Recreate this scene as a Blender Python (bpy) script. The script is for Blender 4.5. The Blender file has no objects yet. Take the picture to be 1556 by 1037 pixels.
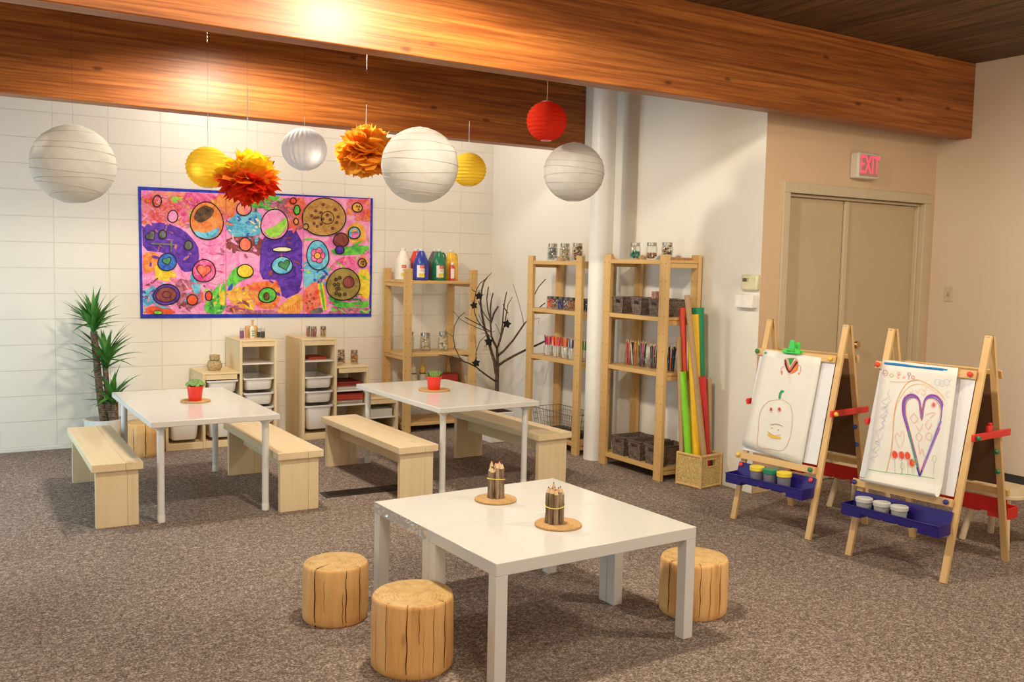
import bpy, math, random
from mathutils import Vector, Matrix
random.seed(11)
C = bpy.context.scene.collection
sc = bpy.context.scene
PI = math.pi
# ------------------------------------------------------------------ camera
CAM = Vector((0, 0, 1.5655))
R_ = Vector((0.85194, -0.52319, 0.02173)); U_ = Vector((0.02400, 0.08047, 0.99647)); FW = Vector((0.52309, 0.84841, -0.08111))
FPX = 1433.2
cd = bpy.data.cameras.new('camera'); cam = bpy.data.objects.new('camera', cd); C.objects.link(cam)
M = Matrix.Identity(4)
for i in range(3):
    M[i][0] = R_[i]; M[i][1] = U_[i]; M[i][2] = -FW[i]; M[i][3] = CAM[i]
cam.matrix_world = M
cd.sensor_fit = 'HORIZONTAL'; cd.sensor_width = 36; cd.lens = 36 * FPX / 1556; cd.clip_start = .05
sc.camera = cam
def ray(x, y): return FW + R_ * ((x - 778) / FPX) - U_ * ((y - 518.5) / FPX)
def atY(x, y, Y): d = ray(x, y); return CAM + d * ((Y - CAM.y) / d.y)
def atX(x, y, X): d = ray(x, y); return CAM + d * ((X - CAM.x) / d.x)
def atZ(x, y, Z): d = ray(x, y); return CAM + d * ((Z - CAM.z) / d.z)
def hit(x, y, p0, n): d = ray(x, y); return CAM + d * ((p0 - CAM).dot(n) / d.dot(n))

# ------------------------------------------------------------------ materials
MATS = {}
def lin(c): return tuple((v / 12.92 if v <= .04045 else ((v + .055) / 1.055) ** 2.4) for v in c)
def S(r, g, b): return lin((r / 255, g / 255, b / 255))
def newmat(name):
    m = bpy.data.materials.new(name); m.use_nodes = True
    nt = m.node_tree; nt.nodes.clear()
    out = nt.nodes.new('ShaderNodeOutputMaterial')
    return m, nt, out
def N(nt, t, **kw):
    n = nt.nodes.new(t)
    for k, v in kw.items():
        if k in n.inputs: n.inputs[k].default_value = v
        else: setattr(n, k, v)
    return n
def bsdf(nt, out, rough=.5, spec=.5, metal=0):
    b = N(nt, 'ShaderNodeBsdfPrincipled'); b.inputs['Roughness'].default_value = rough
    b.inputs['Specular IOR Level'].default_value = spec; b.inputs['Metallic'].default_value = metal
    nt.links.new(b.outputs[0], out.inputs[0]); return b
def ramp(nt, fac, stops):
    r = N(nt, 'ShaderNodeValToRGB'); e = r.color_ramp.elements
    while len(e) < len(stops): e.new(.5)
    for i, (p, c) in enumerate(stops): e[i].position = p; e[i].color = (*c, 1)
    nt.links.new(fac, r.inputs[0]); return r.outputs[0]
def coords(nt, scale=(1, 1, 1), rnd=True, loc=(0, 0, 0)):
    tc = N(nt, 'ShaderNodeTexCoord'); mp = N(nt, 'ShaderNodeMapping'); mp.inputs['Scale'].default_value = scale
    src = tc.outputs['Object']
    if rnd:
        oi = N(nt, 'ShaderNodeObjectInfo'); mu = N(nt, 'ShaderNodeMath', operation='MULTIPLY'); mu.inputs[1].default_value = 13.7
        nt.links.new(oi.outputs['Random'], mu.inputs[0]); ad = N(nt, 'ShaderNodeVectorMath', operation='ADD')
        nt.links.new(src, ad.inputs[0]); nt.links.new(mu.outputs[0], ad.inputs[1]); src = ad.outputs[0]
    else: mp.inputs['Location'].default_value = loc
    nt.links.new(src, mp.inputs['Vector']); return mp.outputs[0]
def noise(nt, vec, scale, detail=3, dist=0, rough=.5):
    n = N(nt, 'ShaderNodeTexNoise'); n.inputs['Scale'].default_value = scale; n.inputs['Detail'].default_value = detail
    n.inputs['Distortion'].default_value = dist; n.inputs['Roughness'].default_value = rough
    nt.links.new(vec, n.inputs['Vector']); return n.outputs[0]
def bump(nt, b, h, strength=.2, dist=.01):
    bp = N(nt, 'ShaderNodeBump'); bp.inputs['Strength'].default_value = strength; bp.inputs['Distance'].default_value = dist
    nt.links.new(h, bp.inputs['Height']); nt.links.new(bp.outputs[0], b.inputs['Normal'])
def mixc(nt, fac, a, c, mode='MIX'):
    m = N(nt, 'ShaderNodeMix', data_type='RGBA', blend_type=mode)
    for s, v in ((m.inputs[0], fac), (m.inputs[6], a), (m.inputs[7], c)):
        if isinstance(v, (int, float)): s.default_value = v
        elif isinstance(v, tuple): s.default_value = (*v[:3], 1)
        else: nt.links.new(v, s)
    return m.outputs[2]
def plain(name, col, rough=.5, spec=.5, metal=0, var=.06, scale=25, bmp=0):
    if name in MATS: return MATS[name]
    m, nt, out = newmat(name); b = bsdf(nt, out, rough, spec, metal)
    v = coords(nt); n = noise(nt, v, scale, 3)
    lo = tuple(max(0, c * (1 - var)) for c in col); hi = tuple(min(1, c * (1 + var)) for c in col)
    nt.links.new(ramp(nt, n, [(.3, lo), (.7, hi)]), b.inputs['Base Color'])
    if bmp: bump(nt, b, n, bmp, .004)
    MATS[name] = m; return m
def wood(name, c1, c2, axis=0, freq=16, stretch=.09, rough=.5, knots=.0, rings=.5, knotscale=5):
    if name in MATS: return MATS[name]
    m, nt, out = newmat(name); b = bsdf(nt, out, rough, .35)
    sv = [1, 1, 1]; sv[axis] = stretch
    v = coords(nt, tuple(sv))
    n1 = noise(nt, v, freq * .35, 2, .4); n2 = noise(nt, v, freq * 3, 4, 0, .6)
    w = N(nt, 'ShaderNodeMath', operation='MULTIPLY'); w.inputs[1].default_value = freq * 1.1; nt.links.new(n1, w.inputs[0])
    sn = N(nt, 'ShaderNodeMath', operation='SINE'); nt.links.new(w.outputs[0], sn.inputs[0])
    h = N(nt, 'ShaderNodeMath', operation='MULTIPLY_ADD'); h.inputs[1].default_value = .5 * rings; h.inputs[2].default_value = .5; nt.links.new(sn.outputs[0], h.inputs[0])
    ad = N(nt, 'ShaderNodeMath', operation='MULTIPLY_ADD'); ad.inputs[1].default_value = .7; nt.links.new(n2, ad.inputs[0]); nt.links.new(h.outputs[0], ad.inputs[2])
    sb = N(nt, 'ShaderNodeMath', operation='SUBTRACT'); sb.inputs[1].default_value = .35; nt.links.new(ad.outputs[0], sb.inputs[0])
    col = ramp(nt, sb.outputs[0], [(.1, c1), (.9, c2)])
    if knots:
        vv = coords(nt, tuple(s if i != axis else .45 for i, s in enumerate((1, 1, 1))))
        vo = N(nt, 'ShaderNodeTexVoronoi'); vo.inputs['Scale'].default_value = knotscale; nt.links.new(vv, vo.inputs['Vector'])
        k = ramp(nt, vo.outputs['Distance'], [(.03, (1, 1, 1)), (.12, (0, 0, 0))])
        mf = N(nt, 'ShaderNodeMath', operation='MULTIPLY'); mf.inputs[1].default_value = knots; nt.links.new(k, mf.inputs[0])
        col = mixc(nt, mf.outputs[0], col, tuple(c * .3 for c in c1))
    nt.links.new(col, b.inputs['Base Color']); bump(nt, b, n2, .06, .003)
    MATS[name] = m; return m
def translucent(name, col, t=.45, var=.04):
    if name in MATS: return MATS[name]
    m, nt, out = newmat(name)
    v = coords(nt); n = noise(nt, v, 30, 3)
    c = ramp(nt, n, [(.3, tuple(x * (1 - var) for x in col)), (.7, tuple(min(1, x * (1 + var)) for x in col))])
    d = N(nt, 'ShaderNodeBsdfDiffuse'); tr = N(nt, 'ShaderNodeBsdfTranslucent'); mx = N(nt, 'ShaderNodeMixShader'); mx.inputs[0].default_value = t
    nt.links.new(c, d.inputs[0]); nt.links.new(c, tr.inputs[0]); nt.links.new(d.outputs[0], mx.inputs[1]); nt.links.new(tr.outputs[0], mx.inputs[2])
    nt.links.new(mx.outputs[0], out.inputs[0]); MATS[name] = m; return m
def glassy(name, tint=(.95, .965, .95), refl=.05, milky=0, mcol=(.8, .8, .8)):
    if name in MATS: return MATS[name]
    m, nt, out = newmat(name)
    t = N(nt, 'ShaderNodeBsdfTransparent'); g = N(nt, 'ShaderNodeBsdfGlossy'); g.inputs['Roughness'].default_value = .06
    fr = N(nt, 'ShaderNodeLayerWeight'); fr.inputs['Blend'].default_value = .25
    v = coords(nt); n = noise(nt, v, 12, 2)
    nt.links.new(ramp(nt, n, [(.3, tuple(x * .97 for x in tint)), (.7, tint)]), t.inputs[0])
    ma = N(nt, 'ShaderNodeMath', operation='MULTIPLY_ADD'); ma.inputs[1].default_value = .42; ma.inputs[2].default_value = refl * .5
    nt.links.new(fr.outputs['Fresnel'], ma.inputs[0])
    mx = N(nt, 'ShaderNodeMixShader'); nt.links.new(ma.outputs[0], mx.inputs[0]); nt.links.new(t.outputs[0], mx.inputs[1]); nt.links.new(g.outputs[0], mx.inputs[2])
    last = mx
    if milky:
        d = N(nt, 'ShaderNodeBsdfDiffuse'); d.inputs[0].default_value = (*mcol, 1)
        m2 = N(nt, 'ShaderNodeMixShader'); m2.inputs[0].default_value = milky
        nt.links.new(mx.outputs[0], m2.inputs[1]); nt.links.new(d.outputs[0], m2.inputs[2]); last = m2
    nt.links.new(last.outputs[0], out.inputs[0]); MATS[name] = m; return m
def paint(name, c1, c2, scale=14):
    if name in MATS: return MATS[name]
    m, nt, out = newmat(name); b = bsdf(nt, out, .35, .4)
    v = coords(nt, rnd=False); n = noise(nt, v, scale, 4, 1.6, .6); n2 = noise(nt, v, scale * 4, 3, 2.5)
    a = N(nt, 'ShaderNodeMath', operation='MULTIPLY_ADD'); a.inputs[1].default_value = .5; nt.links.new(n2, a.inputs[0]); nt.links.new(n, a.inputs[2])
    nt.links.new(ramp(nt, a.outputs[0], [(.62, c1), (.86, c2)]), b.inputs['Base Color']); bump(nt, b, n2, .12, .003)
    MATS[name] = m; return m

# ------------------------------------------------------------------ mesh builder
class MB:
    def __init__(s): s.v = []; s.f = []; s.m = []
    def add(s, vs, fs, mi=0):
        o = len(s.v); s.v += [tuple(v) for v in vs]
        for f in fs: s.f.append(tuple(i + o for i in f)); s.m.append(mi)
        return s
    def box(s, x0, x1, y0, y1, z0, z1, mi=0):
        return s.add([(x0,y0,z0),(x1,y0,z0),(x1,y1,z0),(x0,y1,z0),(x0,y0,z1),(x1,y0,z1),(x1,y1,z1),(x0,y1,z1)],
                     [(0,3,2,1),(4,5,6,7),(0,1,5,4),(1,2,6,5),(2,3,7,6),(3,0,4,7)], mi)
    def hexa(s, lo, hi, mi=0):
        return s.add(list(lo) + list(hi), [(0,3,2,1),(4,5,6,7),(0,1,5,4),(1,2,6,5),(2,3,7,6),(3,0,4,7)], mi)
    def bar(s, p, q, w, d, side=(0, 1, 0), mi=0):
        p = Vector(p); q = Vector(q); a = (q - p).normalized(); sd = Vector(side); sd = (sd - a * sd.dot(a)).normalized(); n = a.cross(sd)
        def c(o): return [o + sd * (i * w / 2) + n * (j * d / 2) for i, j in ((-1, -1), (1, -1), (1, 1), (-1, 1))]
        return s.hexa(c(p), c(q), mi)
    def tube(s, pts, rad, n=8, mi=0, cap=True):
        pts = [Vector(p) for p in pts]
        if isinstance(rad, (int, float)): rad = [rad] * len(pts)
        o = len(s.v); ref = Vector((.31, .17, .93)); prev = None
        for i, p in enumerate(pts):
            t = (pts[min(i + 1, len(pts) - 1)] - pts[max(i - 1, 0)]).normalized()
            if prev is None:
                prev = t.cross(ref)
                if prev.length < .05: prev = t.cross(Vector((1, 0, 0)))
            e = (prev - t * prev.dot(t)).normalized(); prev = e; g = t.cross(e)
            for k in range(n):
                a = 2 * PI * k / n; s.v.append(tuple(p + (e * math.cos(a) + g * math.sin(a)) * rad[i]))
        for i in range(len(pts) - 1):
            for k in range(n):
                a = o + i * n + k; b2 = o + i * n + (k + 1) % n
                s.f.append((a, b2, b2 + n, a + n)); s.m.append(mi)
        if cap:
            s.f.append(tuple(o + k for k in reversed(range(n)))); s.m.append(mi)
            s.f.append(tuple(o + (len(pts) - 1) * n + k for k in range(n))); s.m.append(mi)
        return s
    def lathe(s, prof, n=20, c=(0, 0, 0), mi=0, mis=None, fn=None):
        o = len(s.v)
        for r, z in prof:
            for k in range(n):
                a = 2 * PI * k / n; rr = r * (fn(a, z) if fn else 1)
                s.v.append((c[0] + rr * math.cos(a), c[1] + rr * math.sin(a), c[2] + z))
        for i in range(len(prof) - 1):
            for k in range(n):
                a = o + i * n + k; b2 = o + i * n + (k + 1) % n
                s.f.append((a, b2, b2 + n, a + n)); s.m.append(mis[i] if mis else mi)
        if prof[0][0] > 1e-6: s.f.append(tuple(o + k for k in reversed(range(n)))); s.m.append(mis[0] if mis else mi)
        if prof[-1][0] > 1e-6: s.f.append(tuple(o + (len(prof) - 1) * n + k for k in range(n))); s.m.append(mis[-1] if mis else mi)
        return s
    def open_lathe(s, prof, n=20, c=(0, 0, 0), mi=0, fn=None):
        o = len(s.v)
        for r, z in prof:
            for k in range(n):
                a = 2 * PI * k / n; rr = r * (fn(a, z) if fn else 1); s.v.append((c[0] + rr * math.cos(a), c[1] + rr * math.sin(a), c[2] + z))
        for i in range(len(prof) - 1):
            for k in range(n):
                a = o + i * n + k; b2 = o + i * n + (k + 1) % n; s.f.append((a, b2, b2 + n, a + n)); s.m.append(mi)
        return s
    def poly(s, pts, mi=0): return s.add(pts, [tuple(range(len(pts)))], mi)
    def prism(s, pts, off, mi=0):
        n = len(pts); off = Vector(off); a = [Vector(p) for p in pts]; b2 = [p + off for p in a]
        return s.add(a + b2, [tuple(reversed(range(n))), tuple(range(n, 2 * n))] + [(i, (i + 1) % n, n + (i + 1) % n, n + i) for i in range(n)], mi)
    def blob(s, c, r, mi=0, sq=(1, 1, 1)):
        n = 6; pr = [(0, -1), (.8, -.6), (1, 0), (.8, .6), (0, 1)]
        o = len(s.v)
        for rr, z in pr:
            for k in range(n):
                a = 2 * PI * k / n; s.v.append((c[0] + r * rr * math.cos(a) * sq[0], c[1] + r * rr * math.sin(a) * sq[1], c[2] + r * z * sq[2]))
        for i in range(4):
            for k in range(n):
                a = o + i * n + k; b2 = o + i * n + (k + 1) % n; s.f.append((a, b2, b2 + n, a + n)); s.m.append(mi)
        return s
    def build(s, name, mats, parent=None, bevel=0, smooth=True, ang=35):
        me = bpy.data.meshes.new(name); me.from_pydata(s.v, [], s.f)
        mats = mats if isinstance(mats, (list, tuple)) else [mats]
        for m in mats: me.materials.append(m)
        me.polygons.foreach_set('material_index', s.m)
        if smooth: me.polygons.foreach_set('use_smooth', [True] * len(s.f))
        me.update()
        if smooth: me.set_sharp_from_angle(angle=math.radians(ang))
        o = bpy.data.objects.new(name, me); C.objects.link(o)
        if parent is not None: o.parent = parent
        if bevel:
            bm = o.modifiers.new('bevel', 'BEVEL'); bm.width = bevel; bm.segments = 2; bm.limit_method = 'ANGLE'; bm.angle_limit = math.radians(40)
        return o
def tag(o, label, cat, group=None, kind=None):
    o['label'] = label; o['category'] = cat
    if group: o['group'] = group
    if kind: o['kind'] = kind
    return o
def thing(name, label, cat, loc=(0, 0, 0), rz=0, group=None):
    o = bpy.data.objects.new(name, None); o.empty_display_size = .05; C.objects.link(o)
    o.location = loc; o.rotation_euler = (0, 0, rz); return tag(o, label, cat, group)
def struct(o, label=None, cat=None):
    o['kind'] = 'structure'
    if label: o['label'] = label; o['category'] = cat
    return o
def box(name, mat, parent, *a, bevel=.003): return MB().box(*a).build(name, mat, parent, bevel)
def text_mesh(name, s, mat, parent, size, loc, rot, sx=1, depth=.002):
    cu = bpy.data.curves.new('t', 'FONT'); cu.body = s; cu.size = size; cu.align_x = 'CENTER'; cu.align_y = 'CENTER'; cu.extrude = depth; cu.resolution_u = 3
    to = bpy.data.objects.new('t', cu); C.objects.link(to); bpy.context.view_layer.update()
    me = bpy.data.meshes.new_from_object(to.evaluated_get(bpy.context.evaluated_depsgraph_get()))
    bpy.data.objects.remove(to); me.name = name; me.materials.clear(); me.materials.append(mat)
    o = bpy.data.objects.new(name, me); C.objects.link(o); o.parent = parent; o.location = loc; o.rotation_euler = rot; o.scale = (sx, 1, 1)
    return o

# palette
PINE = lambda a: wood('pine_%d' % a, (.68, .51, .30), (.82, .67, .44), a, 14, .07, .45, .55, .35, 4)
SHELFPINE = lambda a: wood('shelf_pine_%d' % a, (.58, .35, .13), (.70, .46, .19), a, 16, .07, .42, .5, .3, 7)
CABPINE = lambda a: wood('cabinet_pine_%d' % a, (.71, .53, .29), (.82, .64, .38), a, 14, .07, .42, .3, .35, 4)
EASELW = lambda a: wood('easel_wood_%d' % a, (.62, .38, .15), (.74, .49, .23), a, 18, .08, .45, .25, .3, 6)
WHITE_LAM = plain('white_laminate', (.68, .665, .635), .14, .5, 0, .01)
WHITE_METAL = plain('white_painted_metal', (.75, .74, .72), .3, .5, 0, .02)
WHITE_PL = plain('white_plastic', (.80, .78, .74), .35, .5, 0, .02)
PAPER = plain('white_paper', (.74, .715, .665), .8, .2, 0, .03, 8)
BLACK = plain('black_ink', (.012, .012, .014), .5, .3)
GLASS = glassy('clear_glass')
METAL = plain('lid_metal', (.45, .42, .36), .3, .5, .9)
# ================================================================== SETTING
XS, YD, XR, YB, ZC = 4.861, 4.645, 6.742, 8.3094, 3.149
def wall_paint(name, col):
    m, nt, out = newmat(name); b = bsdf(nt, out, .6, .3)
    v = coords(nt, rnd=False); n = noise(nt, v, 1.3, 2); n2 = noise(nt, v, 160, 2)
    nt.links.new(ramp(nt, n, [(.3, tuple(c * .97 for c in col)), (.7, col)]), b.inputs['Base Color']); bump(nt, b, n2, .08, .002); return m
WALLP = wall_paint('wall_paint', (.80, .76, .69))
WALLD = wall_paint('wall_baked_warm_dim', (.66, .47, .30))  # door wall: its warmer, dimmer light is mixed into this tan
WALLR = wall_paint('wall_paint_right', (.72, .58, .44))
# painted concrete block, stacked bond
m, nt, out = newmat('painted_block'); b = bsdf(nt, out, .45, .4)
tc = N(nt, 'ShaderNodeTexCoord'); sp = N(nt, 'ShaderNodeSeparateXYZ'); cb = N(nt, 'ShaderNodeCombineXYZ')
nt.links.new(tc.outputs['Object'], sp.inputs[0]); nt.links.new(sp.outputs[0], cb.inputs[0]); nt.links.new(sp.outputs[2], cb.inputs[1])
ad = N(nt, 'ShaderNodeVectorMath', operation='ADD'); ad.inputs[1].default_value = (-.8372 + 4.064, -.0327 + 2.032, 0); nt.links.new(cb.outputs[0], ad.inputs[0])
br = N(nt, 'ShaderNodeTexBrick'); br.offset = 0; br.squash = 1
for k, v in (('Scale', 1), ('Mortar Size', .0045), ('Mortar Smooth', .6), ('Brick Width', .4064), ('Row Height', .2032), ('Bias', 0)): br.inputs[k].default_value = v
br.inputs['Color1'].default_value = (.80, .76, .68, 1); br.inputs['Color2'].default_value = (.79, .75, .67, 1); br.inputs['Mortar'].default_value = (.74, .69, .60, 1)
nt.links.new(ad.outputs[0], br.inputs['Vector']); nt.links.new(br.outputs['Color'], b.inputs['Base Color'])
n2 = noise(nt, tc.outputs['Object'], 70, 4); hm = N(nt, 'ShaderNodeMath', operation='MULTIPLY_ADD'); hm.inputs[1].default_value = -1; nt.links.new(br.outputs['Fac'], hm.inputs[0])
nn = N(nt, 'ShaderNodeMath', operation='MULTIPLY'); nn.inputs[1].default_value = .10; nt.links.new(n2, nn.inputs[0]); nt.links.new(nn.outputs[0], hm.inputs[2])
bump(nt, b, hm.outputs[0], .55, .006); BLOCK = m
# carpet
m, nt, out = newmat('carpet'); b = bsdf(nt, out, .95, .1); v = coords(nt, rnd=False)
n1 = noise(nt, v, 105, 3, .4, .75); n2 = noise(nt, v, 34, 4, .5, .7); n3 = noise(nt, v, 1.6, 2)
a1 = N(nt, 'ShaderNodeMath', operation='MULTIPLY_ADD'); a1.inputs[1].default_value = .55; nt.links.new(n2, a1.inputs[0]); nt.links.new(n1, a1.inputs[2])
c1 = ramp(nt, a1.outputs[0], [(.58, (.048, .031, .025)), (.70, (.165, .121, .100)), (.80, (.285, .22, .187)), (.93, (.66, .55, .49))])
c2 = mixc(nt, .25, c1, ramp(nt, n3, [(.35, (.15, .11, .085)), (.65, (.26, .20, .16))]))
nt.links.new(c2, b.inputs['Base Color']); bump(nt, b, n1, .9, .006); CARPET = m
# plank ceiling, boards along Y
m, nt, out = newmat('ceiling_planks'); b = bsdf(nt, out, .6, .2); tc = N(nt, 'ShaderNodeTexCoord')
sp = N(nt, 'ShaderNodeSeparateXYZ'); nt.links.new(tc.outputs['Object'], sp.inputs[0])
dv = N(nt, 'ShaderNodeMath', operation='DIVIDE'); dv.inputs[1].default_value = .135; nt.links.new(sp.outputs[0], dv.inputs[0])
fl = N(nt, 'ShaderNodeMath', operation='FLOOR'); nt.links.new(dv.outputs[0], fl.inputs[0]); fr = N(nt, 'ShaderNodeMath', operation='FRACT'); nt.links.new(dv.outputs[0], fr.inputs[0])
wn = N(nt, 'ShaderNodeTexWhiteNoise', noise_dimensions='1D'); nt.links.new(fl.outputs[0], wn.inputs['W'])
v = coords(nt, (9, .6, 9), rnd=False); av = N(nt, 'ShaderNodeVectorMath', operation='ADD'); nt.links.new(v, av.inputs[0]); nt.links.new(wn.outputs['Color'], av.inputs[1])
n1 = noise(nt, av.outputs[0], 4, 5, .6, .6); cc = ramp(nt, n1, [(.3, (.085, .046, .022)), (.75, (.27, .155, .078))])
cc = mixc(nt, wn.outputs['Value'], cc, mixc(nt, 1, cc, (.62, .6, .58), 'MULTIPLY'))
gp = ramp(nt, fr.outputs[0], [(.0, (.15, .15, .15)), (.05, (1, 1, 1)), (.95, (1, 1, 1)), (1, (.15, .15, .15))])
nt.links.new(mixc(nt, 1, cc, gp, 'MULTIPLY'), b.inputs['Base Color']); bump(nt, b, gp, .5, .01); CEIL = m
# laminated fir beam
m, nt, out = newmat('fir_beam'); b = bsdf(nt, out, .42, .35); tc = N(nt, 'ShaderNodeTexCoord')
sp = N(nt, 'ShaderNodeSeparateXYZ'); nt.links.new(tc.outputs['Object'], sp.inputs[0])
dv = N(nt, 'ShaderNodeMath', operation='DIVIDE'); dv.inputs[1].default_value = .111; nt.links.new(sp.outputs[2], dv.inputs[0]); fl = N(nt, 'ShaderNodeMath', operation='FLOOR'); nt.links.new(dv.outputs[0], fl.inputs[0])
wn = N(nt, 'ShaderNodeTexWhiteNoise', noise_dimensions='1D'); nt.links.new(fl.outputs[0], wn.inputs['W'])
v = coords(nt, (.05, 1.7, 1.7)); sc5 = N(nt, 'ShaderNodeVectorMath', operation='MULTIPLY_ADD'); sc5.inputs[1].default_value = (9, 9, 9); nt.links.new(wn.outputs['Color'], sc5.inputs[0]); nt.links.new(v, sc5.inputs[2])
n1 = noise(nt, sc5.outputs[0], 2.2, 2, .35); mu = N(nt, 'ShaderNodeMath', operation='MULTIPLY'); mu.inputs[1].default_value = 120; nt.links.new(n1, mu.inputs[0])
sn = N(nt, 'ShaderNodeMath', operation='SINE'); nt.links.new(mu.outputs[0], sn.inputs[0])
pw = ramp(nt, sn.outputs[0], [(.5, (0, 0, 0)), (.95, (1, 1, 1))]); v6 = coords(nt, (.03, 1, 1)); n2 = noise(nt, v6, 55, 4, .2, .65)
base = ramp(nt, n2, [(.36, (.25, .070, .013)), (.64, (.50, .165, .034))])
base = mixc(nt, wn.outputs['Value'], base, mixc(nt, 1, base, (.78, .72, .66), 'MULTIPLY'))
mf = N(nt, 'ShaderNodeMath', operation='MULTIPLY'); mf.inputs[1].default_value = .5; nt.links.new(pw, mf.inputs[0])
base = mixc(nt, mf.outputs[0], base, (.19, .042, .008))
vk = coords(nt, (.8, 1, 1.9)); vo = N(nt, 'ShaderNodeTexVoronoi'); vo.inputs['Scale'].default_value = 3.0; nt.links.new(vk, vo.inputs['Vector'])
kk = ramp(nt, vo.outputs['Distance'], [(.05, (.85, .85, .85)), (.10, (0, 0, 0))]); base = mixc(nt, kk, base, (.10, .028, .008))
nt.links.new(base, b.inputs['Base Color']); bump(nt, b, n2, .05, .004); BEAM = m

def slab(name, mat, *a): return struct(MB().box(*a).build(name, mat, None, 0, False))
slab('floor', CARPET, -1.6, 7.2, -2.6, YB + .2, -.1, 0)
slab('ceiling', CEIL, -1.6, 7.2, -2.6, YB + .2, ZC, ZC + .1)
slab('wall_back', BLOCK, -1.6, XS + .1, YB, YB + .2, 0, ZC)
slab('wall_side', WALLP, XS, XS + .1, YD + .0015, YB, 0, ZC)
slab('wall_right', WALLR, XR, XR + .1, -2.6, YD + .2, 0, ZC)
DX0, DX1, DZ = 5.095, 6.60, 2.105
w = MB(); w.box(XS + .0015, DX0, YD, YD + .1, 0, ZC); w.box(DX1, XR, YD, YD + .1, 0, ZC); w.box(DX0, DX1, YD, YD + .1, DZ, ZC)
struct(w.build('wall_recess', WALLD, None, 0, False))
# left wall with its glass door opening (outside the frame), where the daylight comes in
w = MB(); w.box(-1.3, -1.15, -2.6, 5.9, 0, ZC); w.box(-1.3, -1.15, 7.6, YB, 0, ZC); w.box(-1.3, -1.15, 5.9, 7.6, 2.1, ZC)
struct(w.build('wall_left', WALLP, None, 0, False))
bo = struct(MB().box(-1.2, XR, -.065, .065, 0, ZC - 2.592).build('trim_1', BEAM, None, .006), 'long laminated fir beam in front, spanning to the right wall under the planks', 'beam'); bo.location = (0, 4.428, 2.592)
bo = struct(MB().box(-1.2, XS, -.08, .08, 0, ZC - 2.56).build('trim_2', BEAM, None, .006), 'laminated fir beam further back, ending at the white round column', 'beam'); bo.location = (0, 6.83, 2.56)
struct(MB().lathe([(.095, 0), (.095, ZC)], 32, (4.575, 6.095, 0)).build('trim_3', plain('column_white', (.82, .80, .76), .4, .4, 0, .02)), 'white round column standing between the two side wall shelving units', 'column')
struct(MB().box(XR - .012, XR, -2.6, YD, 0, .105).build('baseboard_right', plain('vinyl_base', (.035, .030, .028), .5), None, .002))
struct(MB().box(-1.15, .9 * XS, YB - .012, YB, 0, .03).build('baseboard_back', plain('base_white', (.78, .75, .68), .5), None, .002))
# door
DOORM = plain('door_paint', (.52, .40, .25), .45, .4, 0, .03, 3); FRAMEM = plain('door_frame_paint', (.56, .46, .31), .4, .4, 0, .03)
d = bpy.data.objects.new('door_1', None); C.objects.link(d); d.location = (5.85, YD, 0); struct(d, 'closed tan double door in the recess under the lit exit sign', 'door')
def dl(x): return x - 5.85
f = MB(); f.box(dl(5.035), dl(5.10), -.022, .10, 0, 2.105); f.box(dl(6.595), dl(6.665), -.022, .10, 0, 2.105); f.box(dl(5.035), dl(6.665), -.022, .10, 2.105, 2.178)
f.box(dl(5.10), dl(5.115), .02, .10, 0, 2.085); f.box(dl(6.575), dl(6.595), .02, .10, 0, 2.085); f.box(dl(5.10), dl(6.595), .02, .10, 2.085, 2.105)
f.build('door_frame', FRAMEM, d, .004)
for x0, x1 in ((5.117, 5.742), (5.748, 6.573)): MB().box(dl(x0), dl(x1), .055, .095, .012, 2.083).build('door_leaf', DOORM, d, .003)
MB().box(dl(5.742), dl(5.785), .035, .055, .012, 2.08).build('astragal', FRAMEM, d, .003)
kn = MB(); kp = [(0, 0), (.034, 0), (.034, .006), (.012, .010), (.012, .035), (.022, .042), (.030, .056), (.024, .070), (0, .072)]
kn.lathe(kp, 20); kn.v = [(x + dl(5.90), .055 - z, y + 1.02) for x, y, z in kn.v]; kn.build('door_knob', plain('brass', (.62, .42, .20), .22, .5, 1), d)
# wall fittings
EXM = plain('sign_housing', (.66, .60, .50), .4, .4, 0, .02)
p0 = atY(1304, 252, YD - .075); p1 = atY(1337, 256, YD - .075)
e = thing('exit_sign', 'lit exit sign with red letters above the tan double door', 'sign', ((p0.x + p1.x) / 2, YD, 2.335)); W2 = (p1.x - p0.x) / 2
MB().box(-W2, W2, -.075, 0, -.092, .095).build('housing', EXM, e, .012)
m, nt, out = newmat('exit_glow'); em = N(nt, 'ShaderNodeEmission'); em.inputs['Color'].default_value = (1, .07, .12, 1); em.inputs['Strength'].default_value = 1.15; nt.links.new(em.outputs[0], out.inputs[0]); EXG = m
fpl = MB().box(-W2 + .02, W2 - .02, -.0775, -.074, -.075, .078).build('face_plate', plain('sign_face', (.50, .26, .20), .4), e)
lt = text_mesh('letters', 'EXIT', EXG, e, .185, (0.004, -.079, .002), (PI / 2, 0, 0), .62 * (2 * W2 / .26), .001); lt['label'] = 'red glowing letters'
th = thing('thermostat', 'cream thermostat with small dark display on the white side wall', 'thermostat', (XS, 4.72, 1.475))
MB().box(-.035, 0, -.075, .075, -.055, .055).build('housing', plain('thermo_cream', (.70, .64, .40), .4), th, .012)
MB().box(-.037, -.034, .018, .058, .005, .03).build('display', plain('lcd', (.12, .11, .08), .3), th, .001)
for z in (.01, .022): MB().box(-.037, -.034, .004, .011, z, z + .006).build('button', plain('btn', (.2, .19, .14), .4), th)
wb = MB().box(-.05, 0, -.075, .09, -.045, .045).build('wall_box', plain('box_white', (.80, .77, .72), .4), None, .003); wb.location = (XS, 4.74, 1.345)
tag(wb, 'small white box mounted on the side wall just under the thermostat', 'wall box')
p = atX(1442.5, 447, XR)
ls = thing('light_switch', 'beige light switch plate on the right wall beside the door', 'switch', (XR, p.y, p.z))
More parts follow.
